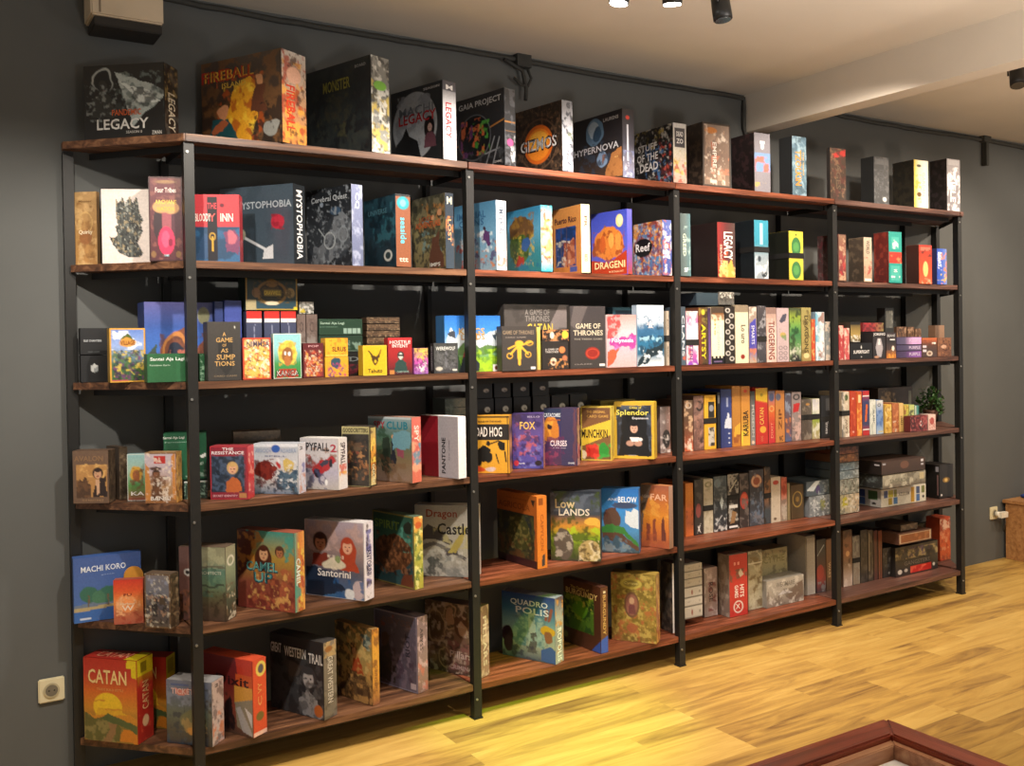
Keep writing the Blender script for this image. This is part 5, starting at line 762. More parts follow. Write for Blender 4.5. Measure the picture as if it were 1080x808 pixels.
game('bright blue box with a castle on an overhanging hill and white clouds', K, 634.9, 674.6, 675.6, 515.8, '2a5a8a',
 'g 2a6ab8 3a88d0 4a8ac0 3a4a50;p d0dce8 .62 .52 .66 .34 .8 .36 .86 .3 1 .34 1 .62 .8 .6;w .05;e .26 .48 .24 .18 5a4238;p 5a4238 .3 .4 .36 .2 .42 .4;p 5a3a34 .1 .45 .14 .3 .2 .45;p 3a7a3a 0 .6 .3 .56 .6 .62 .98 .84 .98 .9 .6 .72 0 .7;p 5a4034 0 .7 .5 .7 1 .9 1 .98 .6 .84 0 .8;m 6a8a9c .5 7 0 .78 .7 .98;e .12 .84 .1 .1 3a5464;e .4 .84 .09 .1 3a5464;m 7a8a90 .62 6 0 .78 .8 1;w 0;e .62 .26 .34 .05 3a4a6a;T .32 .17 .3 .04 c8d8ec AND;T .7 .17 .5 .09 e8f0f8 BELOW', None, ratio=.8, t=.07, b=584)
game('orange desert box with tall mesas and pale capitals, left of the third front post', K, 676, 706, 708.5, 513, 'a06a44',
 'g a0604a c07038 d88c34 c87438 a05a40;p 6a5a50 0 0 .4 0 .1 .5 0 1;w .05;m e0a048 .55 5 0 .2 1 .5;p 8a4a38 .2 .9 .22 .62 .32 .6 .34 .9;p 8a4a38 .42 .9 .44 .56 .54 .56 .56 .9;p 6a3a30 .72 .9 .74 .56 .8 .5 .86 .58 .9 .9;m a85a3c .5 6 0 .78 1 1;w 0;T .66 .19 .6 .1 e8b898 FAR;T .2 .19 .3 .05 a8988c NEAR', 'g a88878 8a6a58', ratio=.6, b=579.5, t=.045)
SP5 = [
 ('orange box end with a sunset gradient, first after the third front post', 723.4, 731.8, 510.2, 'c0743a', 'g c87c3a d08434 b86034 8a4a2c c86a34;m 6a3a24 .6 5 0 .5 1 .8', {}, 565.6),
 ('dark box end with a pink dandelion and white cross', 732.8, 742.2, 506.6, '2e2a2a', 'g 3a3836 2e2a2a;e .45 .56 .3 .13 8a4a48;p d0ccc8 .3 .8 .45 .86 .7 .8 .55 .89 .7 .97 .45 .92 .3 .97 .4 .89;m 5a5652 .6 6 0 0 1 .4', {}, 565),
 ('cream box end with a black band, third after the third front post', 742.6, 752.6, 506, 'b0a894', 'g b8b09c b4ac98;o .5 .1 .3 .04 .6 7a7a58;m 9c9480 .6 6', dict(band=.53), 563),
 ('dark blue-black box end with a silver diamond', 753, 767.4, 503.2, '2c3238', 'g 4a565e 2c3238 2a2e34;e .3 .12 .26 .08 6a7a84;p b0bcc0 .6 .36 .75 .46 .6 .62 .46 .48;m 6a7074 .6 8;s .2 .85 .6 .72 .06 c8ccd0;m c8c8c8 .66 8 0 .75 1 1', {}, 562),
 ('black box end with crossed white letters and a black band', 767.8, 779.8, 500.6, '221f1e', 'g 262322 221f1e;m a8a49c .6 7;s .2 .3 .8 .12 .1 b8b4a0;r .1 .56 .9 .62 d8d8d4;p 8a6a48 .2 .9 .4 .66 .8 .7 .6 .88;r .1 .94 .9 .97 d8d8dc', dict(band=.42), 561.6),
 ('dark box end with a glowing red centre', 780.2, 790.4, 500, '2e2624', 'g 3a3432 302a28 302a2a;e .5 .5 .42 .16 a83a30;e .5 .42 .3 .05 c85a40;m 6a605c .6 7', {}, 560),
 ('wide dark blue box end with a round red medallion', 790.8, 806, 496.4, '34363e', 'g 3c3a40 34363e 3a4048;e .5 .2 .38 .12 8a4a34;o .5 .2 .3 .09 .4 c8a080;m 5a6a80 .5 7 .1 .4 1 .95;m 6a6a70 .66 8', {}, 557),
 ('taller brown box end with a black band', 806.4, 813.2, 493.4, '4a3c30', 'g 5a4c40 8a6440 8a6040 3a4248 3a4248;m 2a241e .62 6', dict(band=.5), 553),
 ('white box end with a red mark at its top and a pine tree', 813.6, 823.8, 503.8, 'b8ac9c', 'g c0b4a4 bcb09e;e .5 .12 .32 .05 a84034;m 6a6a50 .55 7 .2 .4 .8 .65;e .4 .92 .16 .03 5a4a3a', {}, 551.5),
 ('grey and brick red box end next to the white one', 824.1, 830.4, 504, 'a07c6c', 'g b86048 b85a40 a89c90 a89c8c;m 8a3a28 .5 5 0 0 1 .5;m 7a6c60 .55 5 0 .5 1 1', {}, 550),
 ('thin beige box end beside the box with a gold ring', 830.7, 833.8, 510, '8a7c5c', 'g 8a7c5c 7a6c4c', {}, 549),
]
for lb, a, b2, vt, bs, art, kw, bb in SP5: spine(lb, K, a, b2, vt, bs, art, ins=.155, w=.22, **kw)
flat('olive brown box with a gold ring on its front', K, 834.5, 848, 510.5, '4f402c', 'g 54442e 4c3e2a;o .5 .42 .36 .22 .14 a88a48;e .5 .42 .14 .08 8a6c38', t=.16, ins=.155)
flat('silver-grey box lying flat, lower of two beside the fourth front post', K, 853.6, 875.5, 521, '7a8084', 'g 8a9094 7a8084;e .3 .5 .14 .3 a8acb0;e .65 .45 .14 .3 8a8c58;m 5a6064 .6 6;m d0d4d4 .66 7', t=.2, ins=.14)
flat('blue-grey box lying flat on the silver-grey one', K, 850.5, 875, 505.4, '4a5660', 'g 5a6670 4a5660;p c8d0d4 0 .6 .4 0 .6 0 .3 .7;e .5 .6 .1 .3 4a4068;m 9aa4ac .6 6 .5 0 1 1', t=.2, ins=.14, vB=520.6)
STK = [(539.6, 519.6, '8a8474', 'h 9a9470 a89c84 a08a70;e .3 .4 .16 .3 a8a030;m 6a6a60 .6 7;m c8c0b0 .62 7', 'bottom'), (519.2, 503.8, '6a6a5c', 'h 8a8c88 7a8078 6a6a60;m 4a4438 .5 7;m b0aca0 .6 7', 'second'), (503.4, 494.8, '5a6468', 'h 6a7880 5a6870 6a6a64;m 9aa4a8 .6 7', 'third'), (494.4, 486.4, '4a5660', 'h 4a5864 5a6a74 5a5a58;m 7a8a94 .6 7', 'fourth'), (486, 477.8, '6a4a34', 'h 7a5034 8a5c3c 6a4a34;m b07c50 .58 7;m 3a2a20 .6 6', 'fifth'), (477.4, 470, '5a3424', 'h 6a3c28 5a3424 4a3024;m 8a5438 .55 7', 'top')]
for i, (vb, vt, bs, art, nm) in enumerate(STK):
    flat('flat game box, %s of six piled just after the fourth front post' % nm, K, 884.5, 906.5, vt, bs, art, t=.24, ins=.085, vB=vb)
SQ = 'g e0dcd0 e0dccc;r .06 .08 .14 .5 4a5a8a;r .16 .08 .26 .5 c8bc3c;r .16 .52 .24 .9 b89c2c;r .27 .52 .36 .92 4a7ab0;r .28 .08 .34 .5 8a8c3a;r .66 .08 .74 .95 c89a2c;r .78 .08 .86 .5 4a5a80;r .78 .52 .86 .95 4a70a8;r .9 .08 .97 .5 7a8048;e .94 .72 .025 .08 2a2a2a;T .5 .4 .24 .2 9a948c AZULUM'
flat('white box patterned with coloured squares, bottom of the pile of three', K, 929.3, 976.7, 509.9, 'c8c4b8', SQ, t=.22, ins=.02, b=528, left='g c8c8c4 c0c0bc;r .2 .1 .5 .5 3a4a80;r .2 .55 .5 .95 4a68a0;r .6 .1 .9 .6 4a6a44;e .78 .82 .07 .07 2a2a2a')
flat('pale grey box with faded lettering, middle of the pile of three', K, 931, 976.7, 495.6, '8a867a', 'g 9a9688 8e8a7c 5a5044;m b4b0a0 .55 6 0 0 .7 1;m 5a5448 .6 7 .5 0 1 1;r .86 .1 .96 .6 b8ac88;T .38 .5 .44 .3 6a6a5c SAGRADA', t=.22, ins=.025, vB=509.5, left='g 3a3c3c 2e3030;m 6a7474 .6 6')
flat('dark brown box with two small white marks, top of the pile of three', K, 929.8, 976.2, 481.8, '40302a', 'g 4a3830 3c2e28;r .9 .1 .96 .3 c8c8d0;r .9 .45 .96 .6 a8a8b4;r .02 .1 .09 .25 9a98a0;e .52 .4 .1 .3 6a4a3c', t=.23, ins=.02, vB=495.2, left='g 2a2422 241f1e;r .8 .2 .95 .3 b8b8c0')
flat('tall black box with a small golden emblem, rightmost on the fifth shelf', K, 990.8, 1005.6, 489, '262220', 'g 2c2826 282422;e .5 .46 .26 .08 8a6a34;e .5 .46 .12 .05 d8b468;e .15 .9 .06 .03 e0d8d4', t=.16, ins=.09, left='g 1a1818 181616;r .86 .04 .98 .2 8a8a94;r .92 .3 .97 .9 8a6a6a', phi=0, b=None)

# ================================================================== BOTTOM SHELF
K = 5
CATF = 'g b02c20 b8382a d0682a c8862c 7a6c34 8a6a2c;e .45 .58 .27 .17 e8c02c;w .05;p c8862c .0 .66 .2 .68 .6 .64 1 .7 1 .8 0 .8;p d8a82c .25 .6 .66 .6 .8 .68 .2 .68;s .2 .52 .4 .5 .02 c8862c;s .4 .62 .7 .6 .02 c8862c;p 5a5a30 0 .66 .2 .72 .46 .7 .7 .84 .66 .99 0 .99;m 8a8050 .55 8 0 .68 .6 1;p 4a5a34 .32 .72 .48 .66 .7 .74 1 .76 1 .86 .6 .8;p c87a24 .66 .99 .74 .84 1 .86 1 .99;p 8a6a48 .3 .99 .5 .86 .46 .78 .62 .8 .6 .9 .5 .99;w 0;'
game('red box with a large cream title and yellow setting sun over hills, front left', K, 89, 145.8, 162.7, 697.5, 'a82c22',
 CATF+'T .45 .22 .72 .17 e8c888 CATAN;T .5 .37 .5 .03 d89858 TRADE_BUILD_SETTLE;p d8c020 .82 0 1 0 1 .22 .9 .2 .9 .1 .8 .1', 'g c8b41c a82c24 a4281f a02820;r 0 0 1 .2 d0bc1e;r .2 .04 .6 .16 8a7a14;m c84a34 .6 7 0 .25 1 1;U .5 .45 .4 .34 d8a878 CATAN;e .5 .76 .2 .07 d8b088', ratio=.97, b=786, top='g a82c24 a02a20;T .45 .5 .6 .6 d89070 CATAN;p c8b41c .8 0 1 0 1 1 .75 1')
game('second red box with a yellow corner, standing behind the first one', K, 141, 176.5, 190.4, 693.5, 'a8301f',
 CATF+'T .35 .22 .72 .17 e8c888 CATAN', 'g c8b022 c0a820 8a6a20;r 0 0 1 .3 c8b424;r .15 .05 .8 .24 9a8a1c;r 0 .3 1 1 a8401c', w=.2, ins=.13, t=.07, b=None)
game('grey-blue box with a country road picture and a white side, partly behind the corner post', K, 176, 224.4, 237, 720.5, '8a8888',
 'g 6a7288 5a6478 5a645a 4a4a44 3a3a40;w .05;m 7a8498 .55 5 0 .1 1 .4;r .22 .12 .5 .22 c87a70;m 2a3444 .55 6 0 .4 .4 1;e .6 .62 .3 .16 6a6c50;m a0885a .5 6 .35 .55 .9 .8;e .6 .78 .16 .06 c8904a;m 3a3430 .5 7 .7 .1 1 1;m 3a4a5a .6 7 0 .8 .6 1;w 0;T .36 .17 .5 .09 d8b4b0 TICKET;r .1 .05 .5 .08 4a5a8a', 'g b8a8a4 c4b4b0;m 6a5c5c .6 7;m c87a50 .55 6 0 .5 1 1;T .4 .08 .3 .05 3a3434 2', ratio=.78, b=788.5)
game('orange-red box with faint dark lettering and a pale ice fan on its cover', K, 212, 267.6, 282, 698, 'c04a2c',
 'g 6a2028 7a2a28 8a4434 5a4438;p c03c2c .68 0 1 0 1 .2 .72 .2;p c8582c .68 .2 1 .2 1 .36 .68 .36;p d09a44 .66 .36 1 .36 1 .55 .66 .6;p 8a8474 .66 .58 1 .5 1 .99 .7 .9;p a8a8ac .68 .66 .76 .62 .98 .95 .98 .99 .8 .95;p c8c8cc .84 .62 .98 .7 .98 .88;w .04;p 2a1c1e .44 .98 .5 .6 .56 .5 .62 .6 .66 .95;m 4a2a24 .55 7 0 .4 .64 1;w 0;T .62 .3 .62 .12 3a1a1e Dixit', 'g cc4430 d0482c d24a2c c84428;o .6 .13 .3 .08 .5 d8c860;e .6 .13 .2 .06 4a4a5a;U .5 .38 .3 .14 d8945a VY;U .5 .55 .3 .12 d8945a C;e .5 .75 .3 .06 6a5a2a;r 0 .95 1 1 e0b8a8', ratio=.97, b=779)
game('dark grey box with a cowboy and rider in grey tones under white capitals', K, 285.6, 342.2, 356, 678.5, '34312f',
 'g 2a2a2c 26282a 2c2e32 2a2a2c;w .06;m 3f4246 .5 6 0 .2 1 1;e .45 .38 .24 .05 3f3c3c;e .45 .44 .12 .1 4a4644;c .72 .5 .11 a8a8ac 3a3c40;p 8a8c90 .6 .98 .56 .8 .7 .66 .9 .74 .98 .98;m 55585c .55 8 .5 .5 1 1;w 0;e .9 .9 .08 .08 b0602c;T .12 .18 .2 .13 d0d0d0 GREAT;T .48 .2 .4 .13 d0d0d0 WESTERN;T .86 .23 .26 .13 d0d0d0 TRAIL', 'g 7a7068 6a645e 6a6660;m b89c6a .55 6 0 0 1 .2;V .5 .5 .4 .6 c0bcb4 GREAT_WESTERN;m 4a4440 .6 7;e .4 .1 .3 .04 8a5a30', ratio=.97, b=760.5)
game('yellow-brown box with an adventurous man in red and a golden side', K, 354, 393.3, 401, 664.5, '8a6a3c',
 'g 5a5038 a8945c b89458 6a4c30;w .07;m 3a3024 .5 6 0 0 .45 1;m d8bc7a .55 6 .4 .1 1 .6;p b0502c .44 .62 .48 .42 .62 .38 .76 .62;e .5 .3 .09 .08 3a241a;e .51 .33 .06 .06 b8845c;e .84 .16 .14 .1 4a5a58;m a8b0a0 .55 9 .7 .06 .98 .28;p 6a5034 .3 .98 .36 .66 .8 .62 .98 .98;m 4a3424 .5 8 .1 .6 1 1;m c8985a .6 8;w 0;T .6 .72 .6 .08 8a6a44 Robinson', 'g c88a34 d09a3a c88c38 8a5a3c;m 7a4c28 .55 6;V .5 .62 .4 .4 8a5a30 ROBINSON', ratio=.85, b=745.2)
game('greyish violet box with a bearded warrior and a pink-grey side', K, 395.3, 441, 452, 651.5, '6a5e66',
 'g 5a5666 5a5262 564e5c 625a6a;w .05;p 3a3432 .1 .9 .16 .5 .34 .4 .5 .66 .5 .95;e .26 .38 .08 .1 5a4238;m 4a3c34 .5 7 .05 .3 .5 .95;m 7a6c7c .55 7 .4 .05 1 1;m 4a3a4a .6 8 .3 .4 .9 .9;m 8a4a40 .66 6 0 0 .5 .2;w 0;b .015 8a8090;T .5 .12 .7 .08 6a5658 ABYSS;U .78 .4 .1 .3 34303c RIOT;r .84 .88 .96 .96 b8a8b0', 'g 7a6a6c 8a7676 8a6a60;m c0a8ac .6 8;m b86a5a .6 6 0 .6 1 1;V .4 .3 .3 .3 4a4048 ABYSS', ratio=.86, b=732.3)
game('brown box of sepia portraits in swirling ovals behind the second front post', K, 449, 506.5, 516.5, 641, '6a544a',
 'g 6a5444 7a5e4c 7a5c50 5a4440;w .08;m 4a382e .5 7;o .2 .36 .16 .24 .14 a88a6c;e .2 .36 .12 .18 5a4434;o .48 .2 .12 .2 .14 a88a6c;e .48 .2 .09 .14 a07a60;e .7 .3 .14 .18 5a3a2c;e .71 .34 .08 .11 b08a72;m 4a3444 .55 7 .3 .5 .7 .8;m 8a5a58 .55 8 .4 .55 1 1;o .4 .82 .12 .14 .16 a88a6c;e .12 .78 .1 .1 8a6c54;m b8a090 .66 9;w 0;T .66 .72 .4 .1 c8b0a8 Pillars;T .68 .9 .46 .06 b89c98 CRIMINAL', 'g 8a685c 8a6458 a07c70;m d0b0a0 .58 7;V .55 .5 .4 .7 d8c4b8 PILLARS', ratio=.97, b=716.5)
game('city builder box with blue towers and a worker in a yellow hard hat', K, 529.8, 586.2, 594.8, 631.5, '7a7f8a',
 'g 2c3f80 3a6a94 7aa0a8 a0a498 4a5468;w .04;p 6a8a94 .3 .8 .32 .36 .44 .34 .46 .8;p a8b4b0 .5 .8 .5 .28 .62 .26 .64 .8;p 8aa0a0 .64 .8 .66 .4 .8 .38 .8 .8;m 5a7a84 .6 8 .2 .3 .9 .8;p 5a5a5a .5 .9 .54 .6 .64 .58 .66 .9;m 9ab0b0 .6 9 .3 .3 .85 .75;e .86 .52 .13 .08 c89c2c;e .87 .62 .08 .1 8a5a40;p 3a5a9a .72 1 .74 .82 .9 .76 1 .8 1 1;e .1 .66 .12 .12 2e1c28;e .12 .8 .1 .12 3a2434;m 3a3a4c .55 8 0 .8 .7 1;s .84 .34 .86 .22 .05 8a5044;s .9 .36 .94 .2 .05 8a5044;w 0;T .52 .14 .7 .1 d0d4e0 QUADRO;T .58 .25 .62 .1 d0d4e0 POLIS', 'g 5a5a74 a8a8ac 8a8a90 a8a8ac;m 5a3a34 .55 6 0 0 1 .45;V .5 .72 .5 .5 e8e8ec ROPOLIS;m c88a3a .66 7', ratio=1.0, b=701.5)
game('dark brown box with a green country valley picture and a blue corner', K, 594.9, 634, 642, 620, '4a2c20',
 'g 54301f 4a2a1e 4a2a20;r 0 .22 .82 .76 4a6a24;w .05;m 1c3a1c .5 6 0 .22 .82 .76;m 8aa030 .55 6 0 .22 .82 .6;e .45 .42 .2 .12 5a8a24;m c8b850 .66 7 .2 .2 .8 .4;w 0;T .45 .10 .5 .04 c8a860 The_Castles_of;T .5 .175 .86 .09 d8b878 BURGUNDY;p 2a50b0 .76 1 1 .8 1 1;e .05 .88 .06 .05 7a7048', 'g 54321f 6a4428 54321f;V .5 .42 .4 .6 c8a060 BURGUNDY;p 2a50b0 0 .8 1 .74 1 1 0 1;r .4 .06 .7 .1 d8c8a0', ratio=.94, b=690.2)
game('ornate antique gold box with a small portrait medallion, left of the third front post', K, 645, 692.7, 696.4, 606.8, '8a7434',
 'g 8a7838 8a7838 927a38 8a6a38;m 6a5a24 .5 12;m b8a458 .56 11;m a8603a .66 8;e .46 .46 .17 .19 6a4a38;e .46 .46 .13 .155 8a5a50;e .46 .4 .06 .05 b89478;p 6a3a40 .38 .6 .4 .46 .52 .46 .56 .6;e .45 .15 .24 .08 b8a850;e .45 .15 .17 .05 8a7c3a;e .46 .8 .12 .07 9a5a3a;w 0;T .45 .15 .3 .05 d8cc80 Cyrano', 'g 9a7a38 a0663a a0603a;m c8a050 .55 6', ratio=.74, b=679.6)
game('dark box with a thin white side edge directly left of the third front post', K, 697.5, 709.6, 712.6, 594.5, '3a3634',
 'g 2c2a28 4a4440 3a3430;m 6a5c50 .55 6;m 1e1a18 .6 6', 'g e0dcd8 d8d4d0', w=.28, ins=.06, t=.05)
PLW = [(649.6, 637.2), (636.9, 628), (627.7, 617.4), (617.1, 608.4), (608.1, 600.8), (600.5, 593.2)]
for i, (vb, vt) in enumerate(PLW):
    flat('flat cream white box with tiny print, %s from the bottom of a pile of six' % ('first', 'second', 'third', 'fourth', 'fifth', 'sixth')[i], K, 721, 741.3, vt, 'a8a49a', 'g b4b0a6 aca89e;r 0 .9 1 1 7a766e;'+('e .45 .5 .04 .26 7a2a24;e .86 .5 .04 .14 7a766e' if i in (0, 2) else 'r .2 .4 .36 .5 8a867e;e .86 .5 .03 .14 8a867e'), t=.2, ins=.1, vB=vb)
spine('pinkish grey box end with a red-brown bloom', K, 743, 757.3, 600, '8a7a78', 'h 8a8280 a89490 a08c88;m 7a3a3c .55 5 .3 .3 1 .9;m c8b8b8 .6 6;V .5 .5 .3 .4 4a3838 ROSE', ins=.06, w=.22, b=651.6)
game('large box with a bright red side and white emblem, bottom shelf third bay', K, 757.6, 769.6, 789, 586, '8a7468', 'g 8a7c70 7a6a60;m a89c90 .55 5', 'g b03a34 b0342e b0302c b0302c;m 5a4a3c .5 5 0 .24 1 .44;p b8a890 .5 .3 .62 .24 .8 .34 .6 .38;e .48 .85 .27 .1 d8c8c0;e .48 .85 .21 .08 b0302c;T .45 .84 .24 .08 e0d0c8 X;V .68 .6 .22 .2 e8d8d0 HITS;V .38 .6 .2 .2 e8d8d0 GAMES;T .4 .15 .3 .05 d88a80 II', w=.3, b=651.8, ins=.03)
game('box with an antique brown and cream map pattern, beside the one with the red side', K, None, 789.3, 804.5, 582, '8a8068', 'g 6a6454 5a5446', 'g 5a5444 a09c84 a09a84 a09884;m 6a5a3c .5 6 0 .1 1 1;m b8b49c .56 5;r 0 .2 1 .22 c8c4b0', phi=-90, w=.28, ins=.13)
game('grey-white box with a pale mountain and dark wolf scene, lying low on its long side', K, None, 808.6, 848, 613.5, '8a867e', None, 'g a09c94 9a968e 7a7068;p 6a5c54 .5 .7 .8 .3 .98 .2 .98 .8 .7 .95;p b8b8bc .3 .6 .5 .4 .7 .6;m 6a625a .58 6 0 .4 1 1;m c0bcb4 .6 6;V .5 .3 .01 .01 7a7670 S;T .5 .22 .5 .18 7a7670 WEGMARE', phi=-90, w=.1, ins=.1)
flat('tall beige box with a dark dragon and faded capitals, behind the low grey-white one', K, 799, 831, 576, '8a8468', 'g 9a9474 969070 8a8468;p 2a2622 .4 .78 .5 .6 .56 .48 .62 .6 .76 .74 .6 .7;m 6a6450 .6 6;T .5 .2 .8 .14 7a7450 SCYTHE;p b0ac90 .5 .6 .8 .45 .8 .75', t=.1, ins=.2, b=None)
spine('tall plain white box end left of the fourth front post', K, 850.3, 860.2, 566, 'a8a49c', 'g a8a49e a4a09a;r 0 0 .1 1 6a6864;r 0 0 1 .04 7a7874', ins=.155, w=.22)
spine('dark box end with a red glow and glossy wrap, beside the plain white one', K, 861.6, 871.4, 569.6, '4a3c40', 'g 34383c 3c3c40 4a3034 8a3434 3a3438;s .1 .3 .8 .12 .06 b8c0c8;e .4 .62 .4 .14 a03838;m 7a7c80 .62 6 0 .8 1 1', ins=.155, w=.22)
spine('brown box end with a small vertical title touching the fourth front post', K, 871.7, 878.3, 569, '6a4a34', 'g 7a5640 6a4a34 54402f;V .5 .6 .4 .3 b89c80 WARS', ins=.155, w=.22)
SP6 = [
 ('brown box end with pale lower part, right after the fourth front post', 889.6, 899.2, 560, '6a5444', 'g 5a4434 7a5440 8a5c44 7a6250 a08c80 b8a498;e .5 .42 .2 .05 c89c70;m 4a3428 .6 6 0 0 1 .6;m c8b8b0 .6 6 0 .6 1 1', {}, 619.8),
 ('grey box end with a black band near the fourth front post', 899.6, 907.4, 566, '6a6460', 'g 5a5654 6a6664 7a7068 8a7c6c;m 8a8680 .6 6', dict(band=.5), 617),
 ('very dark box end, third after the fourth front post', 907.9, 915.6, 559.6, '2a2622', 'g 302c28 2a2622;m 4a443e .62 6', {}, 614.8),
 ('dark box end with a thin cream line', 915.9, 921.3, 559.5, '3a322a', 'g 3e362e 3a322a;r .1 .05 .3 .8 8a7c68;m 6a5e50 .6 6', {}, 613.6),
 ('dark reddish box end with thin vertical lines', 921.6, 926.2, 559.8, '3a2824', 'h 3a2c28 5a302a 3a2824', {}, 612.4),
 ('dark box end with two thin orange lines', 926.5, 930.9, 560, '3a2a22', 'h 3a2a24 8a4a34 3a2a22 8a5038 3a2a22', {}, 611.6)]
for lb, a, b2, vt, bs, art, kw, bb in SP6: spine(lb, K, a, b2, vt, bs, art, ins=.155, w=.22, **kw)
flat('short dark box with faint grey figures, left of the pile with a red label', K, 931.3, 940, 577, '2a2828', 'g 302e2e 2a2828;m 6a6a6c .62 6 0 0 1 .5;T .5 .6 .6 .12 5a5c60 WAR;e .75 .86 .1 .04 8a8a8c', t=.16, ins=.155)
flat('wide dark box with a row of faces and a bright red strip along its foot', K, 944.5, 989.4, 569.3, '2a2624', 'g 4a443a 3a3834 2a2826 2c2624;w .04;m a89468 .5 7 0 .08 1 .45;m 4a3a58 .58 6 .2 .05 .8 .4;m 1e1c1c .6 7;w 0;T .5 .6 .6 .14 6a6460 GANGSTERS;r .34 .74 .84 .96 b8241c;m e05a44 .5 5 .34 .74 .84 .96;e .1 .86 .05 .08 c8c0b8;e .24 .84 .04 .06 b0a8a0;e .9 .82 .03 .06 c8c0b8', t=.2, ins=.055, b=599)
flat('brown box with a cream-framed label, lying on the wide dark one', K, 948, 983, 557.2, '54382c', 'g 5a3c2e 54382c;r .02 .06 .98 .94 b09478;r .06 .16 .94 .84 7a4828;m 94603a .55 6 .06 .16 .94 .84', t=.2, ins=.055, vB=568.5)
flat('grey-brown box lying on the cream-framed brown one', K, 950, 968.5, 551, '4a3c32', 'g 5a4a3e 4a3c32;m 7a6a58 .6 5', t=.18, ins=.08, vB=557.3)
flat('mottled green-grey box at the back of the last straight bay', K, 968, 990.2, 549, '5a5c50', 'g 6a6a5c 5a5c50;m 3a3c34 .55 5;m 8a8c7c .62 5', t=.05, ins=.33, b=None)
flat('bright orange-red box standing at the right end of the bottom shelf', K, 991.5, 1002.8, 544.5, 'b04a2c', 'g b8482c c05a38 c8542c b84a28;m e8c8b0 .5 5 0 .03 1 .3;m d8906a .58 6 0 .3 1 1;m 8a2a1c .62 6', t=.10, ins=.12, b=589.6, phi=0)

# ------------------------------------------------------------------ lamps
def spot_fixture(loc, target, label, lit=True):
    loc = Vector(loc); d = (Vector(target)-loc).normalized()
    root = empty('track_spotlight', loc); tag(root, label, 'spotlight', 'ceiling spotlights')
    up = Vector((0,0,1)); body = bmesh.new(); back = -d*.13+Vector((0,0,.0))
    off = -d*.012
    add_tube(body, [off, off-d*.03, off-d*.10, off-d*.115], [.036, .036, .034, .024], 20)
    obj('lamp_head', body, plain('1c1c1c', .45, .1), root)
    bm = bmesh.new(); piv = -d*.07
    add_tube(bm, [piv+Vector((0,0,.03)), Vector((piv.x, piv.y, CEIL-loc.z-.03))], .009, 8)
    side = d.cross(up).normalized()
    add_tube(bm, [piv+side*.040, piv+side*.042+Vector((0,0,.05)), piv-side*.042+Vector((0,0,.05)), piv-side*.040], .005, 6)
    obj('bracket', bm, plain('1c1c1c', .45, .1), root)
    bm = bmesh.new(); add_tube(bm, [Vector((piv.x, piv.y, CEIL-loc.z-.034)), Vector((piv.x, piv.y, CEIL-loc.z-.001))], .045, 20); obj('ceiling_rose', bm, plain('1c1c1c', .45, .1), root)
    bm = bmesh.new(); add_tube(bm, [off-d*.001, off+d*.004], .031, 20)
    if lit:
        m, ns, ln, b = newmat('lit_lens'); b.inputs['Emission Color'].default_value = (1, .93, .85, 1); b.inputs['Emission Strength'].default_value = 30
    else: m = plain('3a3a3a', .2)
    obj('lens', bm, m, root)
    return root
spot_fixture(SPOTS[2][0], Vector(SPOTS[2][0])+Vector((-.1, .12, -1)), 'lit ceiling spotlight, leftmost at the top edge of the photo')
spot_fixture(SPOTS[3][0], Vector(SPOTS[3][0])+Vector((.12, .15, -1)), 'lit black ceiling spotlight, middle of the three at the top edge')
p = on_z(763, 24, 2.775); spot_fixture(p, p+Vector((.06, -.12, -1)), 'unlit black ceiling spotlight, right of the two lit ones', False)
p = on_z(1074, 92, 2.79); spot_fixture(p, p+Vector((-.25, -.2, -.8)), 'dark ceiling spotlight at the right edge, beyond the beam', False)

# ------------------------------------------------------------------ sockets
def socket(u, v, label, plug=False, sz=.088):
    c = on_y(u, v, 0); root = empty('wall_socket', (c.x, 0, c.z)); tag(root, label, 'socket')
    bm = bmesh.new(); add_box(bm, -sz/2, sz/2, -.012, -.0005, -sz/2, sz/2); obj('cover_plate', bm, plain('d8cfae', .4, 0, .03), root, .004)
    bm = bmesh.new(); add_tube(bm, [(0, -.0125, 0), (0, -.0165, 0)], .027, 24); obj('socket_ring', bm, plain('b3a98a', .45), root)
    bm = bmesh.new(); add_tube(bm, [(0, -.0165, 0), (0, -.0172, 0)], .021, 24); obj('socket_well', bm, plain('6d675a', .5), root)
    bm = bmesh.new()
    for s in (-.009, .009): add_tube(bm, [(s, -.0172, 0), (s, -.0177, 0)], .003, 10)
    obj('pin_hole', bm, plain('1d1b18', .6), root)
    if plug:
        p = empty('power_plug', (c.x+.03, -.018, c.z-.01)); tag(p, 'white plug pushed into the socket right of the shelving', 'plug')
        bm = bmesh.new(); add_tube(bm, [(-.02, 0, .004), (-.02, -.03, .004)], .019, 16); add_box(bm, -.03, .045, -.05, -.02, -.018, .02); obj('plug_body', bm, plain('e4dfd0', .4), p)
        bm = bmesh.new(); add_tube(bm, [(.03, -.035, -.018), (.032, -.036, -.06), (.02, -.03, -.12)], .004, 8); obj('cord', bm, plain('3a3835', .6), p)
socket(54, 727, 'cream wall socket low on the grey wall, left of the shelving')
socket(1047, 541, 'cream wall socket low on the wall, right of the shelving', True)

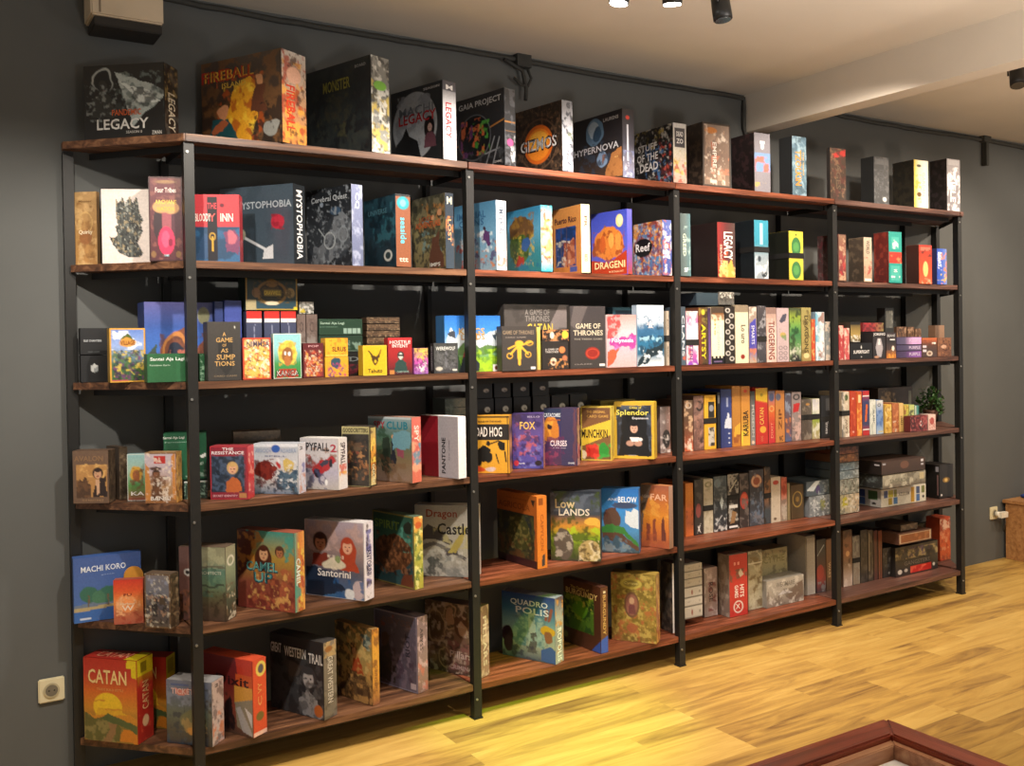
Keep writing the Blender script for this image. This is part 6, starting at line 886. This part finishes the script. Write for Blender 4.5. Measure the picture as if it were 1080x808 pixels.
# ------------------------------------------------------------------ wooden crate at the right edge
c0 = on_z(1062, 590, 0); top = 0
h = bis(lambda q: proj(c0.x, c0.y-.02, q)[1]-528, .05, 1.2)
root = empty('wooden_bench', (c0.x+.4, -.26, 0)); tag(root, 'plain light wooden bench box standing against the wall at the right edge', 'bench')
PINE = wood_mat('pine', '8a5f36', 'a87848', 'bd8f5c', 0, .55)
bm = bmesh.new(); add_box(bm, -.385, .42, -.235, .235, .0, h-.022); obj('box_side', bm, PINE, root, .002)
bm = bmesh.new(); add_box(bm, -.4, .43, -.25, .25, h-.022, h); obj('seat_board', bm, PINE, root, .003)
c1 = on_z(1077, 524, h); bm = bmesh.new()
for i in range(5): add_tube(bm, [(-.05+i*.025, -.05, .016), (-.045+i*.025, 0, .024), (-.05+i*.025, .05, .014)], [.010, .018, .010], 8)
o = obj('blue_cloth', bm, plain('2f4fa8', .7), None, 0, (c1.x, min(c1.y, -.1), h)); tag(o, 'small crumpled blue cloth lying on the wooden bench at the right edge', 'cloth')

# ------------------------------------------------------------------ game table in the foreground
ZT = .75
Pc = on_z(934, 757, ZT); Pl = on_z(782, 808, ZT); Pr = on_z(1058, 808, ZT)
dl = (Pl-Pc).normalized(); dr = (Pr-Pc); dr = (dr-dl*dr.dot(dl)).normalized()
root = empty('game_table', Pc); tag(root, 'red-brown wooden game table with a raised rim, one corner in the foreground', 'table')
root.matrix_world = Matrix(((dl.x, dr.x, 0, Pc.x), (dl.y, dr.y, 0, Pc.y), (0, 0, 1, 0), (0, 0, 0, 1)))
REDW = wood_mat('red_wood', '5a2012', '8c3c26', 'b0583c', 0, .3, 1., True, .5)
INW = wood_mat('inner_wood', '8a5a40', 'b07c5c', 'cca07c', 0, .45)
LX, LY, RW = 1.3, .9, .062
REDY = wood_mat('red_wood_cross', '5a2012', '8c3c26', 'b0583c', 1, .3, 1., True, .5)
def rim(a, b_):
    x0, x1, y0, y1 = a
    bm = bmesh.new(); add_prism(bm, b_, ZT-.06, ZT); return bm
for pts, m in (([(0,0),(LX,0),(LX-RW,RW),(RW,RW)], REDW), ([(0,0),(RW,RW),(RW,LY-RW),(0,LY)], REDY), ([(0,LY),(RW,LY-RW),(LX-RW,LY-RW),(LX,LY)], REDW), ([(LX,0),(LX,LY),(LX-RW,LY-RW),(LX-RW,RW)], REDY)):
    bm = bmesh.new(); add_prism(bm, pts, ZT-.075, ZT); obj('rim', bm, m, root, .004)
I0, I1 = RW+.0005, RW+.020
for pts, m in (([(I0,I0),(LX-I0,I0),(LX-I1,I1),(I1,I1)], INW), ([(I0,I0),(I1,I1),(I1,LY-I1),(I0,LY-I0)], INW)):
    bm = bmesh.new(); add_prism(bm, pts, ZT-.075, ZT-.012); obj('inner_rim', bm, m, root, .002)
bm = bmesh.new(); add_box(bm, I1+.0005, LX-I1, I1+.0005, LY-I1, ZT-.060, ZT-.042); obj('table_bed', bm, INW, root)
for x, y in ((.05,.05), (LX-.05,.05), (.05,LY-.05), (LX-.05,LY-.05)):
    bm = bmesh.new(); add_box(bm, x-.03, x+.03, y-.03, y+.03, 0, ZT-.0765); obj('leg', bm, REDW, root, .003)
Pp = on_z(937, 796, ZT-.0415); q = Pp-Pc; Pp = Pc+dl*max(q.dot(dl), I1+.006)+dr*max(q.dot(dr), I1+.006); Pp.z = ZT-.0415
bm = bmesh.new(); add_box(bm, 0, .42, 0, .3, 0, .003)
o = obj('paper_sheet', bm, plain('e6e6ea', .6, 0, .01), None, .0008, (0,0,0)); o.matrix_world = Matrix.Translation(Pp) @ root.matrix_world.to_3x3().normalized().to_4x4()
tag(o, 'white sheet lying inside the red-brown table at the bottom of the photo', 'paper')

# ------------------------------------------------------------------ potted plant on the fourth shelf
zp = ST[3]; pc = Vector((4*W+.10, -.13, zp)); root = empty('potted_plant', pc); tag(root, 'bushy green leafy plant in a brown pot at the right end of the fourth shelf', 'plant')
bm = bmesh.new(); add_tube(bm, [(0,0,.0005), (0,0,.06), (0,0,.085), (0,0,.09)], [.030, .040, .046, .043], 20); obj('pot', bm, plain('5c3a2c', .6), root)
bm = bmesh.new(); bl = bmesh.new(); rn = random.Random(9)
for i in range(46):
    a = rn.uniform(0, 6.283); r = rn.uniform(.02, .105); zt = rn.uniform(.12, .27)-r*.4
    if i % 7 == 0: zt = rn.uniform(.06, .1); r = .11
    tip = Vector((r*math.cos(a), r*math.sin(a)*.85, zt)); midp = tip*.5+Vector((0, 0, .05))
    add_tube(bm, [(0, 0, .085), midp, tip], .0016, 5)
    for j in range(7):
        q = midp.lerp(tip, .2+.13*j); dd = Vector((rn.uniform(-1, 1), rn.uniform(-1, 1), rn.uniform(-.5, .9))).normalized(); s = dd.cross(Vector((0,0,1))).normalized()*.009; n2 = dd.cross(s).normalized()*.003
        L_ = rn.uniform(.025, .04); vs = [bl.verts.new(q+v) for v in (Vector((0,0,0)), dd*L_*.45+s, dd*L_-n2, dd*L_*.45-s)]; mdl = bl.verts.new(q+dd*L_*.5+n2)
        for f in ((0,1,4),(1,2,4),(2,3,4),(3,0,4)): bl.faces.new([(vs+[mdl])[x] for x in f])
obj('stem', bm, plain('4a4a2a', .7), root); obj('foliage', bl, plain('3f6a34', .5, 0, .35, 18), root)
